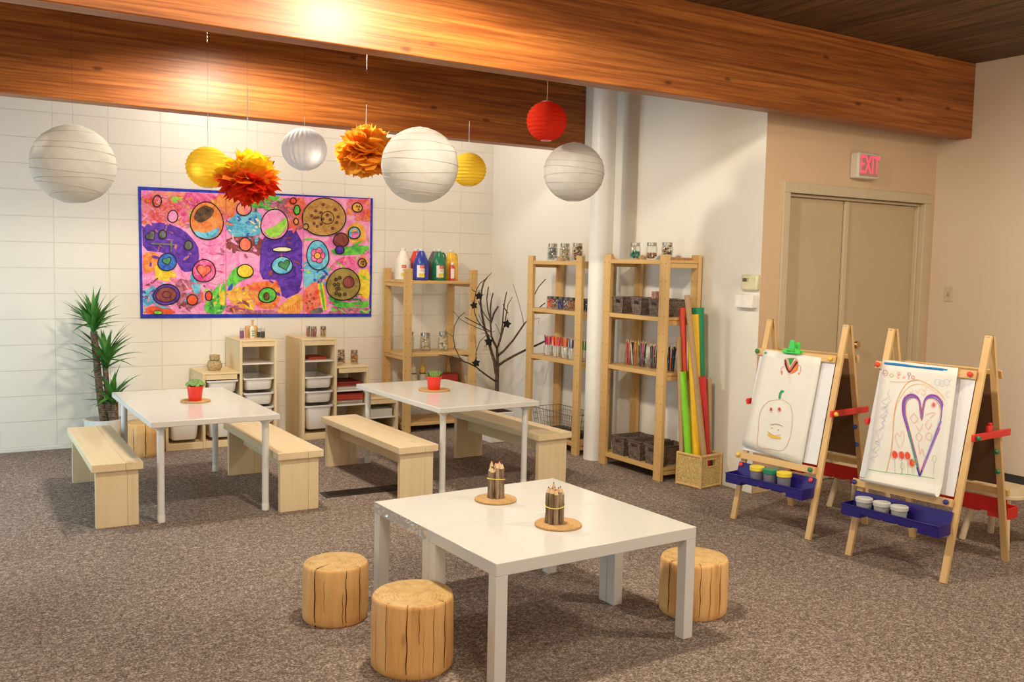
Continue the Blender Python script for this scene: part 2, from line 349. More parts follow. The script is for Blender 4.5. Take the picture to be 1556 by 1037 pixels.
MB().box(-.008, 0, -.036, .036, -.06, .06).build('plate', plain('plate_beige', (.60, .50, .36), .4), ls, .002); MB().box(-.02, -.006, -.006, .006, -.014, .012).build('toggle', plain('toggle_dark', (.40, .32, .22), .4), ls, .001)
p = atY(737.5, 523, YB)
ol = thing('wall_outlet', 'cream outlet plate on the block wall behind the bare tree', 'outlet', (p.x, YB, p.z)); MB().box(-.035, .035, -.008, 0, -.057, .057).build('plate', plain('plate_cream', (.72, .68, .56), .4), ol, .002)
for z in (-.022, .022): MB().box(-.014, .014, -.010, -.007, z - .012, z + .012).build('socket', plain('socket', (.55, .5, .4), .4), ol, .002)
v = thing('floor_vent', 'long dark metal floor vent under the middle bench', 'vent', (2.56, 5.90, 0), -.03)
MB().box(-.37, .37, -.075, .075, -.002, .006).build('vent_frame', plain('vent_dark', (.035, .024, .018), .45, .5, .4), v, .002)
g = MB()
for i in range(5): g.box(-.34, .34, -.055 + i * .026, -.047 + i * .026, .006, .010)
g.build('grille', plain('vent_slat', (.055, .038, .028), .4, .5, .5), v)

# ================================================================== LIGHT
def lamp(name, loc, power, col, radius=.08, spot=None, target=None, blend=.6):
    l = bpy.data.lights.new(name, 'SPOT' if spot else 'POINT'); l.energy = power; l.color = col; l.shadow_soft_size = radius
    o = bpy.data.objects.new(name, l); C.objects.link(o); o.location = loc
    if spot:
        l.spot_size = math.radians(spot); l.spot_blend = blend
        o.rotation_euler = (Vector(target) - Vector(loc)).to_track_quat('-Z', 'Y').to_euler()
    return o
WARM = (1, .88, .69); WARM2 = (1, .93, .80)
lamp('lamp_front', (1.95, 3.42, 2.95), 138, WARM, .08, 178, (1.95, 3.52, 0), .22)
lamp('lamp_middle', (1.80, 5.92, 2.98), 104, WARM, .12, 176, (1.95, 5.90, 0), .25)
lamp('lamp_rear', (2.1, 7.42, 2.98), 26, WARM2, .12)
lamp('fill_rear_right', (3.9, 7.40, 2.98), 18, WARM2, .12)  # unseen fill, added to brighten the right end of the block wall
lamp('fill_near', (1.1, .7, 2.85), 85, WARM, .35)  # soft fill added for the foreground and front faces, no fixture behind it
lamp('fill_right', (4.4, 1.7, 2.95), 120, WARM, .15, 165, (4.9, 2.6, 0), .8)  # added fill that lifts the easels, door wall and right wall
al = bpy.data.lights.new('door_daylight', 'AREA'); al.shape = 'RECTANGLE'; al.size = 2.0; al.size_y = 1.3; al.energy = 34; al.color = (.40, .78, 1)
ao = bpy.data.objects.new('door_daylight', al); C.objects.link(ao); ao.location = (-1.22, 6.60, .95); ao.rotation_euler = (0, -PI / 2, 0)
wd = bpy.data.worlds.new('world'); sc.world = wd; wd.use_nodes = True
bg = wd.node_tree.nodes['Background']; bg.inputs[0].default_value = (1, .87, .70, 1); bg.inputs[1].default_value = .92

# ================================================================== FURNITURE
def activity_table(label, cx, cy, rz, w, l):
    t = thing('activity_table', label, 'table', (cx, cy, 0), rz, 'white activity tables'); Z = .615
    MB().box(-w / 2, w / 2, -l / 2, l / 2, Z - .036, Z).build('tabletop', WHITE_LAM, t, .004)
    for sx in (-1, 1):
        for sy in (-1, 1):
            x, y = sx * (w / 2 - .068), sy * (l / 2 - .075)
            g = MB().lathe([(.021, .035), (.021, Z - .075), (.026, Z - .06), (.045, Z - .044), (.045, Z - .036)], 18, (x, y, 0))
            lg = g.build('leg', WHITE_METAL, t)
            MB().lathe([(.0165, 0), (.0225, .004), (.0225, .045), (.021, .05)], 18, (x, y, 0)).build('foot', WHITE_PL, lg)
activity_table('white long table on round legs at left, nearest the potted yucca', 1.4334, 6.3291, -.0008, .7577, 1.3727)
activity_table('white long table on round legs in front of the bare tree', 3.1986, 6.1397, .0226, .7924, 1.3536)
def bench(label, cx, cy, rz, w, l):
    t = thing('bench', label, 'bench', (cx, cy, 0), rz, 'pine benches'); Z = .378; T = .044
    g = MB(); k = w * .16; g.box(-w / 2, k - .0004, -l / 2, l / 2, Z - T, Z); g.box(k + .0004, w / 2, -l / 2, l / 2, Z - T, Z); g.build('seat_board', PINE(1), t, .0025)
    for s in (-1, 1):
        y = s * (l / 2 - .05); g = MB(); k = w * .2; g.box(-w / 2 + .022, k - .0004, y - .019, y + .019, 0, Z - T); g.box(k + .0004, w / 2 - .022, y - .019, y + .019, 0, Z - T); g.build('side_panel', PINE(2), t, .0015)
    MB().box(-.02, .02, -l / 2 + .069, l / 2 - .069, Z - T - .115, Z - T).build('stretcher', PINE(1), t, .003)
bench('pine bench on the left of the left table, nearest the block wall', .8989, 6.3853, -.0196, .2759, 1.3459)
bench('pine bench pulled up to the right side of the left table', 1.9252, 6.2112, .008, .292, 1.24)
bench('pine bench straddling the floor vent, left of the right table', 2.6566, 6.1243, .0162, .2834, 1.3642)
bench('pine bench between the right table and the shelves, partly hidden by the table', 3.712, 6.06, .05, .29, 1.22)

def low_table(label, dy, film=False):
    a = .0344; w = 1.0; l = .513; Z = .48; cx = 2.2037 - math.sin(a) * dy; cy = 3.3971 + math.cos(a) * dy
    t = thing('low_table', label, 'table', (cx, cy, 0), a, 'square legged low tables')
    MB().box(-w / 2, w / 2, -l / 2, l / 2, Z - .05, Z).build('tabletop', WHITE_LAM, t, .0025)
    for sx in (-1, 1):
        for sy in (-1, 1):
            x, y = sx * (w / 2 - .0265), sy * (l / 2 - .0265); MB().box(x - .026, x + .026, y - .026, y + .026, 0, Z - .05).build('leg', WHITE_LAM, t, .002)
    if film:
        g = MB(); n = 34; rows = 6; vs = []
        for i in range(n + 1):
            y = -l / 2 + .01 + (l - .02) * i / n
            for j in range(rows):
                vs.append((-w / 2 - .0015 - random.random() * .0035, y + random.uniform(-.004, .004), Z + .001 - j * .0095 - (random.random() * .006 if j == rows - 1 else 0)))
        g.add(vs, [(i * rows + j, i * rows + j + 1, (i + 1) * rows + j + 1, (i + 1) * rows + j) for i in range(n) for j in range(rows - 1)])
        o = g.build('plastic_film', glassy('film', (.97, .97, .97), .06), t, 0, False); o['label'] = 'crinkled clear plastic film on the table edge'
low_table('white low table in front, front half of the pushed together pair', -.2575)
low_table('white low table of the pair, farther half with crinkled film on its edge', .2575, True)

# log stools
m, nt, out = newmat('log_side'); b = bsdf(nt, out, .5, .3); v = coords(nt, (1, 1, .10))
n1 = noise(nt, v, 14, 3, .5); n2 = noise(nt, v, 60, 4, 0, .6); mu = N(nt, 'ShaderNodeMath', operation='MULTIPLY_ADD'); mu.inputs[1].default_value = .5; nt.links.new(n2, mu.inputs[0]); nt.links.new(n1, mu.inputs[2])
c = ramp(nt, mu.outputs[0], [(.5, (.56, .27, .085)), (.68, (.74, .40, .145)), (.95, (.83, .52, .22))])
v2 = coords(nt, (1, 1, .35)); vo = N(nt, 'ShaderNodeTexVoronoi'); vo.inputs['Scale'].default_value = 7; nt.links.new(v2, vo.inputs['Vector'])
c = mixc(nt, ramp(nt, vo.outputs['Distance'], [(.03, (.7, .7, .7)), (.10, (0, 0, 0))]), c, (.24, .10, .03)); nt.links.new(c, b.inputs['Base Color']); bump(nt, b, n2, .1, .004); LOGS = m
m, nt, out = newmat('log_top'); b = bsdf(nt, out, .55, .25); tc = N(nt, 'ShaderNodeTexCoord'); ln = N(nt, 'ShaderNodeVectorMath', operation='LENGTH')
vm = N(nt, 'ShaderNodeVectorMath', operation='MULTIPLY'); vm.inputs[1].default_value = (1, 1, 0); nt.links.new(tc.outputs['Object'], vm.inputs[0])
nz = N(nt, 'ShaderNodeTexNoise'); nz.inputs['Scale'].default_value = 9; nt.links.new(tc.outputs['Object'], nz.inputs['Vector'])
mm = N(nt, 'ShaderNodeVectorMath', operation='MULTIPLY_ADD'); mm.inputs[1].default_value = (.04, .04, 0); nt.links.new(nz.outputs['Color'], mm.inputs[0]); nt.links.new(vm.outputs[0], mm.inputs[2]); nt.links.new(mm.outputs[0], ln.inputs[0])
m5 = N(nt, 'ShaderNodeMath', operation='MULTIPLY'); m5.inputs[1].default_value = 420; nt.links.new(ln.outputs['Value'], m5.inputs[0]); sn = N(nt, 'ShaderNodeMath', operation='SINE'); nt.links.new(m5.outputs[0], sn.inputs[0])
n3 = noise(nt, tc.outputs['Object'], 26, 4, .5); a3 = N(nt, 'ShaderNodeMath', operation='MULTIPLY_ADD'); a3.inputs[1].default_value = .08; nt.links.new(sn.outputs[0], a3.inputs[0]); nt.links.new(n3, a3.inputs[2])
nt.links.new(ramp(nt, a3.outputs[0], [(.3, (.52, .31, .11)), (.55, (.66, .43, .18)), (.8, (.72, .50, .24))]), b.inputs['Base Color']); bump(nt, b, n3, .1, .003); LOGT = m
CRACK = plain('log_crack', (.05, .022, .010), .9, .1)
def log_stool(label, x, y, r, h, seed, cracks, rot=0):
    rnd = random.Random(seed); ph = [rnd.uniform(0, 6.28) for _ in range(4)]; n = 96
    def fn(a, z): return 1 + .018 * math.sin(2 * a + ph[0]) + .012 * math.sin(3 * a + ph[1]) + .006 * math.sin(7 * a + ph[2])
    g = MB(); prof = [(.93 * r, 0), (.99 * r, .012), (r, .04), (.995 * r, h * .5), (.985 * r, h - .014), (.96 * r, h - .004), (.93 * r, h)]
    o = len(g.v)
    # cut narrow V grooves for the drying cracks
    for rr, z in prof:
        for k in range(n):
            a = 2 * PI * k / n; q = rr * fn(a, z); g.v.append((q * math.cos(a), q * math.sin(a), z))
    for i in range(len(prof) - 1):
        for k in range(n):
            a = i * n + k; b2 = i * n + (k + 1) % n; g.f.append((a, b2, b2 + n, a + n)); g.m.append(0)
    g.f.append(tuple(reversed(range(n)))); g.m.append(0); tp = (len(prof) - 1) * n; g.v.append((0, 0, h)); ci = len(g.v) - 1
    for k in range(n): g.f.append((tp + k, tp + (k + 1) % n, ci)); g.m.append(1)
    for a0, z0, z1, wd, radial in cracks:
        a0 = math.radians(a0); L = []; m_ = 10
        for i in range(m_ + 1):
            z = z0 * h + (z1 - z0) * h * i / m_; a = a0 + .012 * math.sin(i * 1.3 + seed) ; q = r * fn(a, z) * (1.001 if .04 < z < h - .014 else (.993 if z > .012 else .96)) + .0008
            tw = wd * (.35 + .65 * math.sin(PI * min(1, (i + 1.5) / (m_ + 2))))
            L.append((a, q, z, tw))
        vs = []
        for a, q, z, tw in L:
            for s in (-1, 1): vs.append(((q) * math.cos(a + s * tw / q / 2), (q) * math.sin(a + s * tw / q / 2), z))
        g.add(vs, [(2 * i, 2 * i + 1, 2 * i + 3, 2 * i + 2) for i in range(m_)], 2)
        if radial:
            q0 = r * .95 * fn(a0, h); q1 = q0 * (1 - radial); ca, sa = math.cos(a0), math.sin(a0)
            g.add([(q0 * ca - wd / 2 * sa, q0 * sa + wd / 2 * ca, h + .0008), (q1 * ca, q1 * sa, h + .0008), (q0 * ca + wd / 2 * sa, q0 * sa - wd / 2 * ca, h + .0008)], [(0, 1, 2)], 2)
    ob = g.build('log_stool', [LOGS, LOGT, CRACK], None, 0, True, 50); ob.location = (x, y, 0); ob.rotation_euler = (0, 0, rot)
    return tag(ob, label, 'stool', 'peeled log stools')
def facing(x, y): return math.degrees(math.atan2(-y, -x))
f1 = facing(1.48, 3.834); log_stool('peeled log stool at the far left corner of the low tables', 1.482, 3.834, .142, .252, 1, [(f1 - 38, 0, 1, .006, .75), (f1 + 18, 0, .99, .004, 0), (f1 + 12, .05, .6, .0025, 0), (f1 + 46, .05, 1, .004, .15), (f1 - 20, .3, .85, .0015, 0)])
f2 = facing(1.568, 3.232); log_stool('nearest peeled log stool, in front at the left corner of the low tables', 1.568, 3.232, .163, .285, 2, [(f2 - 38, 0, 1, .0025, .1), (f2 - 8, 0, 1, .004, .1), (f2 + 8, .5, 1, .0015, 0), (f2 + 28, 0, 1, .002, .05), (f2 + 48, 0, 1, .004, .2), (f2 - 60, .1, .9, .0015, 0), (f2 + 14, .1, .7, .001, 0)])
f3 = facing(2.936, 3.141); log_stool('peeled log stool half hidden behind the right leg of the low table', 2.94, 3.141, .155, .255, 3, [(f3 - 42, 0, 1, .005, .3), (f3 + 12, 0, 1, .003, .4), (f3 + 30, 0, 1, .002, 0), (f3 + 52, 0, 1, .0035, .1), (f3 - 15, 0, .9, .002, 0)])
f4 = facing(1.431, 7.803); log_stool('peeled log stool behind the left table, beside the potted yucca', 1.405, 7.80, .150, .262, 4, [(f4 + 5, 0, 1, .006, .4), (f4 - 30, .1, .9, .003, 0)])

# storage frames with trays and bins
BINM = plain('bin_white', (.78, .73, .68), .38, .4, 0, .02)
def storage_bin(label, x0, x1, y0, y1, ztop, depth, grp):
    cx, cy = (x0 + x1) / 2, (y0 + y1) / 2; w = (x1 - x0) / 2; l = (y1 - y0) / 2
    t = thing('storage_bin', label, 'bin', (cx, cy, ztop - depth), 0, grp)
    def ring(k, z, e=0, n=5, rr=.03):
        pts = []
        ww, ll = w * k - e, l * (1 - (1 - k) * .6) - e
        for qx, qy, a0 in ((1, 1, 0), (-1, 1, 90), (-1, -1, 180), (1, -1, 270)):
            for i in range(n):
                a = math.radians(a0 + 90 * i / (n - 1)); pts.append((qx * (ww - rr) + rr * math.cos(a), qy * (ll - rr) + rr * math.sin(a), z))
        return pts
    def loft(rings, g):
        n = len(rings[0]); o = len(g.v)
        for r in rings: g.v += r
        for i in range(len(rings) - 1):
            for k in range(n): g.f.append((o + i * n + k, o + i * n + (k + 1) % n, o + (i + 1) * n + (k + 1) % n, o + (i + 1) * n + k)); g.m.append(0)
        return o, n
    g = MB(); kb = .76 if depth > .15 else .84
    o, n = loft([ring(kb - .06, 0), ring(kb, .015), ring(.90, depth - .012), ring(.90, depth - .004, .004), ring(kb, .02, .004)], g)
    g.f.append(tuple(o + k for k in reversed(range(n)))); g.m.append(0); g.f.append(tuple(o + 4 * n + k for k in range(n))); g.m.append(0)
    g.build('bin_body', BINM, t)
    g = MB(); loft([ring(.90, depth - .018), ring(1, depth - .012), ring(1, depth), ring(.88, depth), ring(.88, depth - .018)], g); g.build('rim', BINM, t)
def storage_unit(label, x0, hs, trays):
    W = .303; T = .021; Y0, Y1 = 7.83, 8.285
    t = thing('storage_unit', label, 'storage unit', (x0 + 1.5 * W, (Y0 + Y1) / 2, 0), 0, 'stepped pine storage units'); ox, oy = x0 + 1.5 * W, (Y0 + Y1) / 2
    D0, D1 = Y0 - oy, Y1 - oy
    for i in range(4):
        h = max(hs[max(0, i - 1)], hs[min(2, i)]) if 0 < i < 3 else (hs[0] if i == 0 else hs[2]); x = x0 + i * W - ox
        xa = x if i == 0 else (x - T if i == 3 else x - T / 2); MB().box(xa, xa + T, D0, D1, 0, h - .016).build('side_panel', CABPINE(2), t, .002)
    for i in range(3):
        xa, xb = x0 + i * W - ox, x0 + (i + 1) * W - ox
        if i > 0: xa += (-T / 2 if hs[i] > hs[i - 1] else T / 2)
        if i < 2: xb += (T / 2 if hs[i] > hs[i + 1] else -T / 2)
        MB().box(xa, xb, D0, D1, hs[i] - .016, hs[i]).build('top_panel', CABPINE(0), t, .003)
        MB().box(xa + T + .0005, xb - T - .0005, D0 + .004, D0 + .022, hs[i] - .058, hs[i] - .0165).build('top_rail', CABPINE(0), t, .002)
    for i in range(3):
        xa, xb = x0 + i * W - ox + T, x0 + (i + 1) * W - ox - T / 2
        MB().box(xa - (T / 2 - .0005 if i else 0), xb + (.0 if i < 2 else -T / 2), D0 + .006, D0 + .026, 0, .055).build('bottom_rail', CABPINE(0), t, .002)
        MB().box(xa - (T / 2 - .0005 if i else 0), xb + (.0 if i < 2 else -T / 2), D0 + .026, D1, .035, .05).build('bottom_panel', CABPINE(0), t, .002)
    for i, z in trays:
        xa, xb = x0 + i * W - ox + (T if i == 0 else T / 2) + .002, x0 + (i + 1) * W - ox - (T if i == 2 else T / 2) - .002
        MB().box(xa, xb, D0 + .012, D1 - .02, z - .012, z).build('tray_shelf', BINM, t, .003)
    return t
LX = 1.578; RX = 2.712
storage_unit('stepped pine storage unit on the left, rising to the right, below the mural', LX, (.333, .622, .887), [(2, .688)])
storage_unit('stepped pine storage unit on the right, stepping down toward the paint shelf', RX, (.884, .632, .335), [(0, .692), (1, .418), (1, .288), (2, .155)])
def bins(x0, i, zs, first):
    for k, (z, dp, lab) in enumerate(zs):
        storage_bin(lab, x0 + i * .303 + .02, x0 + (i + 1) * .303 - .02, 7.822, 8.25, z, dp, 'white storage bins')
bins(LX, 0, [(.285, .205, 'deep white bin in the lowest column of the left storage unit')], 0)
bins(LX, 1, [(.556, .10, 'shallow white bin at the top of the middle column, left unit'), (.425, .10, 'shallow white bin second in the middle column, left unit'), (.285, .205, 'deep white bin at the bottom of the middle column, left unit')], 0)
bins(LX, 2, [(.563, .10, 'uppermost shallow white bin in the tall column, left unit'), (.438, .10, 'second shallow white bin in the tall column, left unit'), (.318, .21, 'deep white bin low in the tall column, left unit')], 0)
bins(RX, 0, [(.552, .10, 'uppermost shallow white bin in the tall column, right unit'), (.425, .10, 'second shallow white bin in the tall column, right unit'), (.298, .21, 'deep white bin at the bottom of the tall column, right unit')], 0)

# open pine shelving (posts at the corners, boards with cleats)
HOLE = plain('post_hole', (.13, .06, .02), .9)
def shelving(label, x0, x1, y0, y1, h, zs, along, thin=.03, pw=.082):
    cx, cy = (x0 + x1) / 2, (y0 + y1) / 2; t = thing('shelving_unit', label, 'shelf', (cx, cy, 0), 0, 'open pine shelving units')
    hx, hy = (x1 - x0) / 2, (y1 - y0) / 2
    for sx in (-1, 1):
        for sy in (-1, 1):
            ax, ay = (thin, pw) if along == 'y' else (pw, thin)
            xa = -hx if sx < 0 else hx - ax; ya = -hy if sy < 0 else hy - ay
            p = MB().box(xa, xa + ax, ya, ya + ay, 0, h).build('post', SHELFPINE(2), t, .002)
            g = MB(); k = 0; z = .06
            while z < h - .03:
                for q in (.18, .82):
                    if along == 'y': g.box(xa - .0006 if sx < 0 else xa - .0006, xa + .001, ya + ay * q - .003, ya + ay * q + .003, z - .003, z + .003)
                    else: g.box(xa + ax * q - .003, xa + ax * q + .003, ya - .0006, ya + .001, z - .003, z + .003)
                z += .128
            g.build('peg_hole', HOLE, p, 0, False)['kind'] = 'stuff'
    for z in zs:
        if along == 'y':
            s = MB().box(-hx + thin + .001, hx - thin - .001, -hy + .006, hy - .006, z - .022, z); s.box(-hx + .004, -hx + thin + .001, -hy + pw + .001, hy - pw - .001, z - .032, z)
            sh = s.build('shelf_board', SHELFPINE(1), t, .002)
            for sy in (-1, 1): MB().box(-hx + thin + .001, hx - thin - .001, *((-hy + .012, -hy + .032) if sy < 0 else (hy - .032, hy - .012)), z - .058, z - .0225).build('cleat', SHELFPINE(0), sh, .002)
        else:
            s = MB().box(-hx + .006, hx - .006, -hy + thin + .001, hy - thin - .001, z - .022, z); s.box(-hx + pw + .001, hx - pw - .001, -hy + .004, -hy + thin + .001, z - .026, z)
            sh = s.build('shelf_board', SHELFPINE(0), t, .002)
            for sx in (-1, 1): MB().box(*((-hx + .012, -hx + .032) if sx < 0 else (hx - .032, hx - .012)), -hy + thin + .001, hy - thin - .001, z - .058, z - .0225).build('cleat', SHELFPINE(1), sh, .002)
    return t
ZP = (1.398, .728, .085, .42); shelving('pine shelving unit on the block wall holding the big paint jugs', 3.648, 4.402, 7.78, 8.27, 1.505, ZP, 'x', .03, .075)
Z1 = (1.602, 1.188, .775, .10); shelving('pine shelving unit on the side wall, behind the round column', 4.50, 4.832, 6.245, 7.06, 1.645, Z1, 'y')
Z2 = (1.622, 1.205, .80, .10); shelving('pine shelving unit on the side wall, nearest the door, with dark baskets', 4.505, 4.838, 5.205, 5.955, 1.66, Z2, 'y')
# ================================================================== MURAL
PT = {}
def pc(k):
    tab = dict(pink=((236,120,190),(250,175,215)), mag=((214,50,130),(245,130,180)), hot=((226,70,60),(240,140,160)), purple=((62,24,140),(110,60,190)), orange=((226,110,40),(244,160,90)),
        yellow=((228,190,30),(250,225,80)), cyan=((50,160,205),(130,210,235)), redor=((222,66,36),(245,110,60)), mauve=((150,70,90),(205,130,160)), green=((50,165,60),(120,215,80)),
        lime=((120,200,60),(180,230,90)), blue=((24,60,170),(60,120,210)), brown=((90,60,30),(150,110,60)), tan=((170,120,50),(205,160,90)), grey=((75,75,80),(120,120,115)), cream=((225,215,170),(240,235,205)),
        dgreen=((40,110,70),(80,150,100)), olive=((130,110,50),(170,150,80)), maroon=((120,50,50),(160,80,80)), gold=((225,150,50),(245,190,90)), mix=((235,90,150),(245,170,120)), salmon=((232,90,70),(245,140,110)), char=((50,35,25),(120,85,50)), border=((20,30,150),(40,60,190)))
    if k not in PT: a, c = tab[k]; PT[k] = paint('paint_' + k, S(*a), S(*c), 9)
    return PT[k]
KEYS = []
def mi(k):
    if k not in KEYS: KEYS.append(k)
    return KEYS.index(k)
def mp(x, y, lay): p = atY(190 + x / 3.89, 270 + y / 3.89, YB); return Vector((p.x, YB - .008 - lay * .0001, p.z)) - Vector((2.51, YB, 1.595))
mu_ = MB(); OUT = mi('ink')
lay = [0]
def patch(k, *pts):
    lay[0] += 1; P_ = [mp(x, y, lay[0]) for x, y in pts]
    # soften the hand painted edge by rounding corners
    Q = []
    for i in range(len(P_)):
        a, b2 = P_[i], P_[(i + 1) % len(P_)]; Q += [a * .8 + b2 * .2, a * .5 + b2 * .5, a * .2 + b2 * .8]
    mu_.poly(Q, mi(k))
def ell(k, cx, cy, rx, ry, outline=6.5, inner=None):
    lay[0] += 1; n = 28; rr = random.Random(int(cx * 7 + cy)); a0 = rr.uniform(0, 6)
    def pt(s, i, l): a = 2 * PI * i / n; w = 1 + .03 * math.sin(2 * a + a0) + .02 * math.sin(3 * a); return mp(cx + (rx + s) * w * math.cos(a), cy + (ry + s) * w * math.sin(a), l)
    if k: mu_.poly([pt(0, i, lay[0]) for i in range(n)], mi(k))
    if outline:
        lay[0] += 1; o = [pt(outline / 2, i, lay[0]) for i in range(n)]; q = [pt(-outline / 2, i, lay[0]) for i in range(n)]
        mu_.add(o + q, [(i, (i + 1) % n, n + (i + 1) % n, n + i) for i in range(n)], OUT)
def heart(k, cx, cy, s, rot=0, outline=5.5):
    lay[0] += 1
    def hp(q, l):
        out = []
        for i in range(30):
            t = 2 * PI * i / 30; x = 16 * math.sin(t) ** 3; y = -(13 * math.cos(t) - 5 * math.cos(2 * t) - 2 * math.cos(3 * t) - math.cos(4 * t))
            x *= q / 16; y *= q / 16; out.append(mp(cx + x * math.cos(rot) - y * math.sin(rot), cy + x * math.sin(rot) + y * math.cos(rot), l))
        return out
    if k: mu_.poly(hp(s, lay[0]), mi(k))
    lay[0] += 1; a = hp(s + outline / 2, lay[0]); b2 = hp(s - outline / 2, lay[0]); mu_.add(a + b2, [(i, (i + 1) % 30, 30 + (i + 1) % 30, 30 + i) for i in range(30)], OUT)
MO = Vector((2.51, YB, 1.595)); mur = thing('mural', 'big colourful painted paper mural with blue border on the block wall', 'mural', MO)
bd = MB(); cs = [atY(*p, YB) for p in ((209.8, 283.6), (566.2, 301.6), (563.6, 481.6), (213.2, 484))]
bd.prism([Vector((p.x, YB - .0005, p.z)) - MO for p in cs], (0, -.0075, 0)); bd.build('blue_border', pc('border'), mur, 0, False)
patch('pink', (96, 75), (1448, 128), (1440, 804), (106, 808)); patch('pink', (96, 75), (1448, 128), (1440, 804), (106, 808))
mu_.poly([mp(*p, 1.5) for p in ((94, 75), (1449, 128), (1441, 804), (105, 808))], mi('pink'))
patch('mix', (95, 76), (420, 90), (560, 110), (620, 150), (600, 240), (480, 330), (300, 270), (100, 280))
patch('hot', (98, 150), (190, 90), (330, 170), (360, 250), (150, 275), (98, 262)); patch('mag', (330, 90), (520, 95), (520, 160), (420, 180), (340, 150))
patch('orange', (520, 95), (690, 105), (650, 180), (640, 250), (560, 200)); patch('lime', (250, 110), (335, 115), (320, 150), (270, 145)); patch('lime', (350, 210), (400, 200), (400, 320), (370, 290))
patch('cyan', (590, 270), (680, 195), (800, 200), (810, 270), (790, 370), (690, 375), (610, 330)); patch('mauve', (800, 190), (960, 108), (1000, 170), (950, 230), (880, 210)); patch('green', (735, 155), (860, 104), (930, 112), (820, 175), (760, 185))
patch('salmon', (960, 118), (1075, 120), (1050, 310), (985, 310), (960, 230)); patch('maroon', (596, 350), (820, 345), (800, 470), (740, 440), (596, 432)); patch('pink', (596, 436), (740, 440), (765, 500), (660, 540), (596, 560))
patch('purple', (100, 280), (230, 262), (350, 310), (430, 400), (440, 480), (400, 555), (340, 560), (300, 490), (240, 445), (104, 432)); patch('orange', (104, 438), (195, 442), (205, 520), (160, 560), (106, 568))
patch('yellow', (172, 525), (200, 515), (300, 560), (292, 610), (180, 612)); patch('mauve', (300, 590), (430, 620), (470, 720), (360, 800), (290, 740)); patch('cyan', (105, 670), (170, 640), (165, 745), (106, 772)); patch('redor', (106, 806), (110, 775), (170, 755), (260, 770), (310, 806))
patch('cyan', (380, 560), (450, 570), (440, 690), (400, 680)); patch('green', (460, 760), (540, 640), (592, 605), (592, 806), (480, 804)); patch('yellow', (545, 690), (588, 660), (590, 760), (560, 750))
patch('purple', (800, 380), (850, 320), (1046, 308), (1046, 672), (930, 724), (905, 605), (790, 600)); patch('green', (590, 625), (640, 530), (740, 512), (752, 590), (690, 605), (620, 660)); patch('blue', (596, 705), (610, 640), (640, 620), (625, 690))
patch('orange', (720, 620), (900, 610), (922, 705), (880, 785), (770, 765)); patch('gold', (596, 700), (640, 650), (720, 640), (770, 790), (650, 760)); patch('mauve', (598, 745), (720, 785), (900, 785), (904, 806), (598, 806)); patch('gold', (895, 770), (1000, 690), (1046, 685), (1046, 804), (905, 804))
patch('hot', (1290, 128), (1448, 130), (1448, 270), (1350, 235)); patch('gold', (1310, 290), (1370, 255), (1420, 300), (1420, 380), (1350, 400), (1300, 350)); patch('pink', (1050, 340), (1220, 340), (1210, 430), (1060, 450)); patch('green', (1205, 420), (1440, 395), (1440, 450), (1240, 462))
patch('cyan', (1050, 500), (1190, 515), (1205, 590), (1120, 615), (1050, 660)); patch('mag', (1195, 545), (1260, 470), (1400, 465), (1442, 510), (1330, 560)); patch('yellow', (1370, 545), (1446, 540), (1442, 725), (1370, 700)); patch('green', (1190, 690), (1300, 745), (1440, 720), (1436, 772), (1230, 768)); patch('mauve', (1200, 795), (1280, 765), (1440, 770), (1438, 804), (1200, 804))
patch('salmon', (1050, 665), (1120, 610), (1150, 640), (1155, 770), (1050, 802)); patch('yellow', (1130, 612), (1168, 615), (1196, 780), (1165, 790)); patch('green', (1142, 612), (1158, 614), (1182, 785), (1172, 788)); patch('grey', (1088, 782), (1160, 765), (1172, 800), (1090, 804))
for i in range(9): patch('orange', (915 + i * 14, 790 - i * 9), (922 + i * 14, 790 - i * 9), (930 + i * 13, 802), (920 + i * 13, 802))
def dabs(n, x0, x1, y0, y1, keys, seed, s0=10, s1=34):
    rd = random.Random(seed); lay[0] += .3
    for i in range(n):
        cx, cy = rd.uniform(x0, x1), rd.uniform(y0, y1); a = rd.uniform(-.9, .9) + (1.2 if rd.random() < .3 else 0); L, W = rd.uniform(s0, s1), rd.uniform(3, 9); l = lay[0] + .012 * i; pts = []
        for k in range(10): t = 2 * PI * k / 10; q = 1 + rd.uniform(-.25, .25); u, v = L * q * math.cos(t), W * q * math.sin(t); pts.append(mp(min(1446, max(97, cx + u * math.cos(a) - v * math.sin(a))), min(802, max(84, cy + u * math.sin(a) + v * math.cos(a))), l))
        mu_.poly(pts, mi(rd.choice(keys)))
    lay[0] += .012 * n
dabs(60, 100, 380, 110, 270, ['hot', 'mag', 'orange', 'pink', 'redor', 'mix'], 1); dabs(40, 330, 620, 115, 280, ['pink', 'mag', 'orange', 'gold', 'mix', 'hot'], 2); dabs(34, 600, 800, 210, 370, ['cyan', 'cyan', 'blue', 'cream'], 3, 8, 26); dabs(26, 110, 420, 290, 520, ['purple', 'purple', 'mauve'], 4, 10, 30)
dabs(50, 110, 470, 600, 790, ['mauve', 'pink', 'cyan', 'maroon', 'mag', 'redor'], 5); dabs(34, 450, 600, 380, 640, ['pink', 'pink', 'mag', 'mauve'], 6); dabs(24, 470, 590, 650, 800, ['green', 'lime', 'dgreen', 'yellow'], 7, 8, 24); dabs(30, 600, 760, 640, 790, ['gold', 'orange', 'mauve', 'maroon', 'yellow'], 8); dabs(30, 730, 920, 620, 790, ['orange', 'redor', 'gold', 'salmon'], 9)
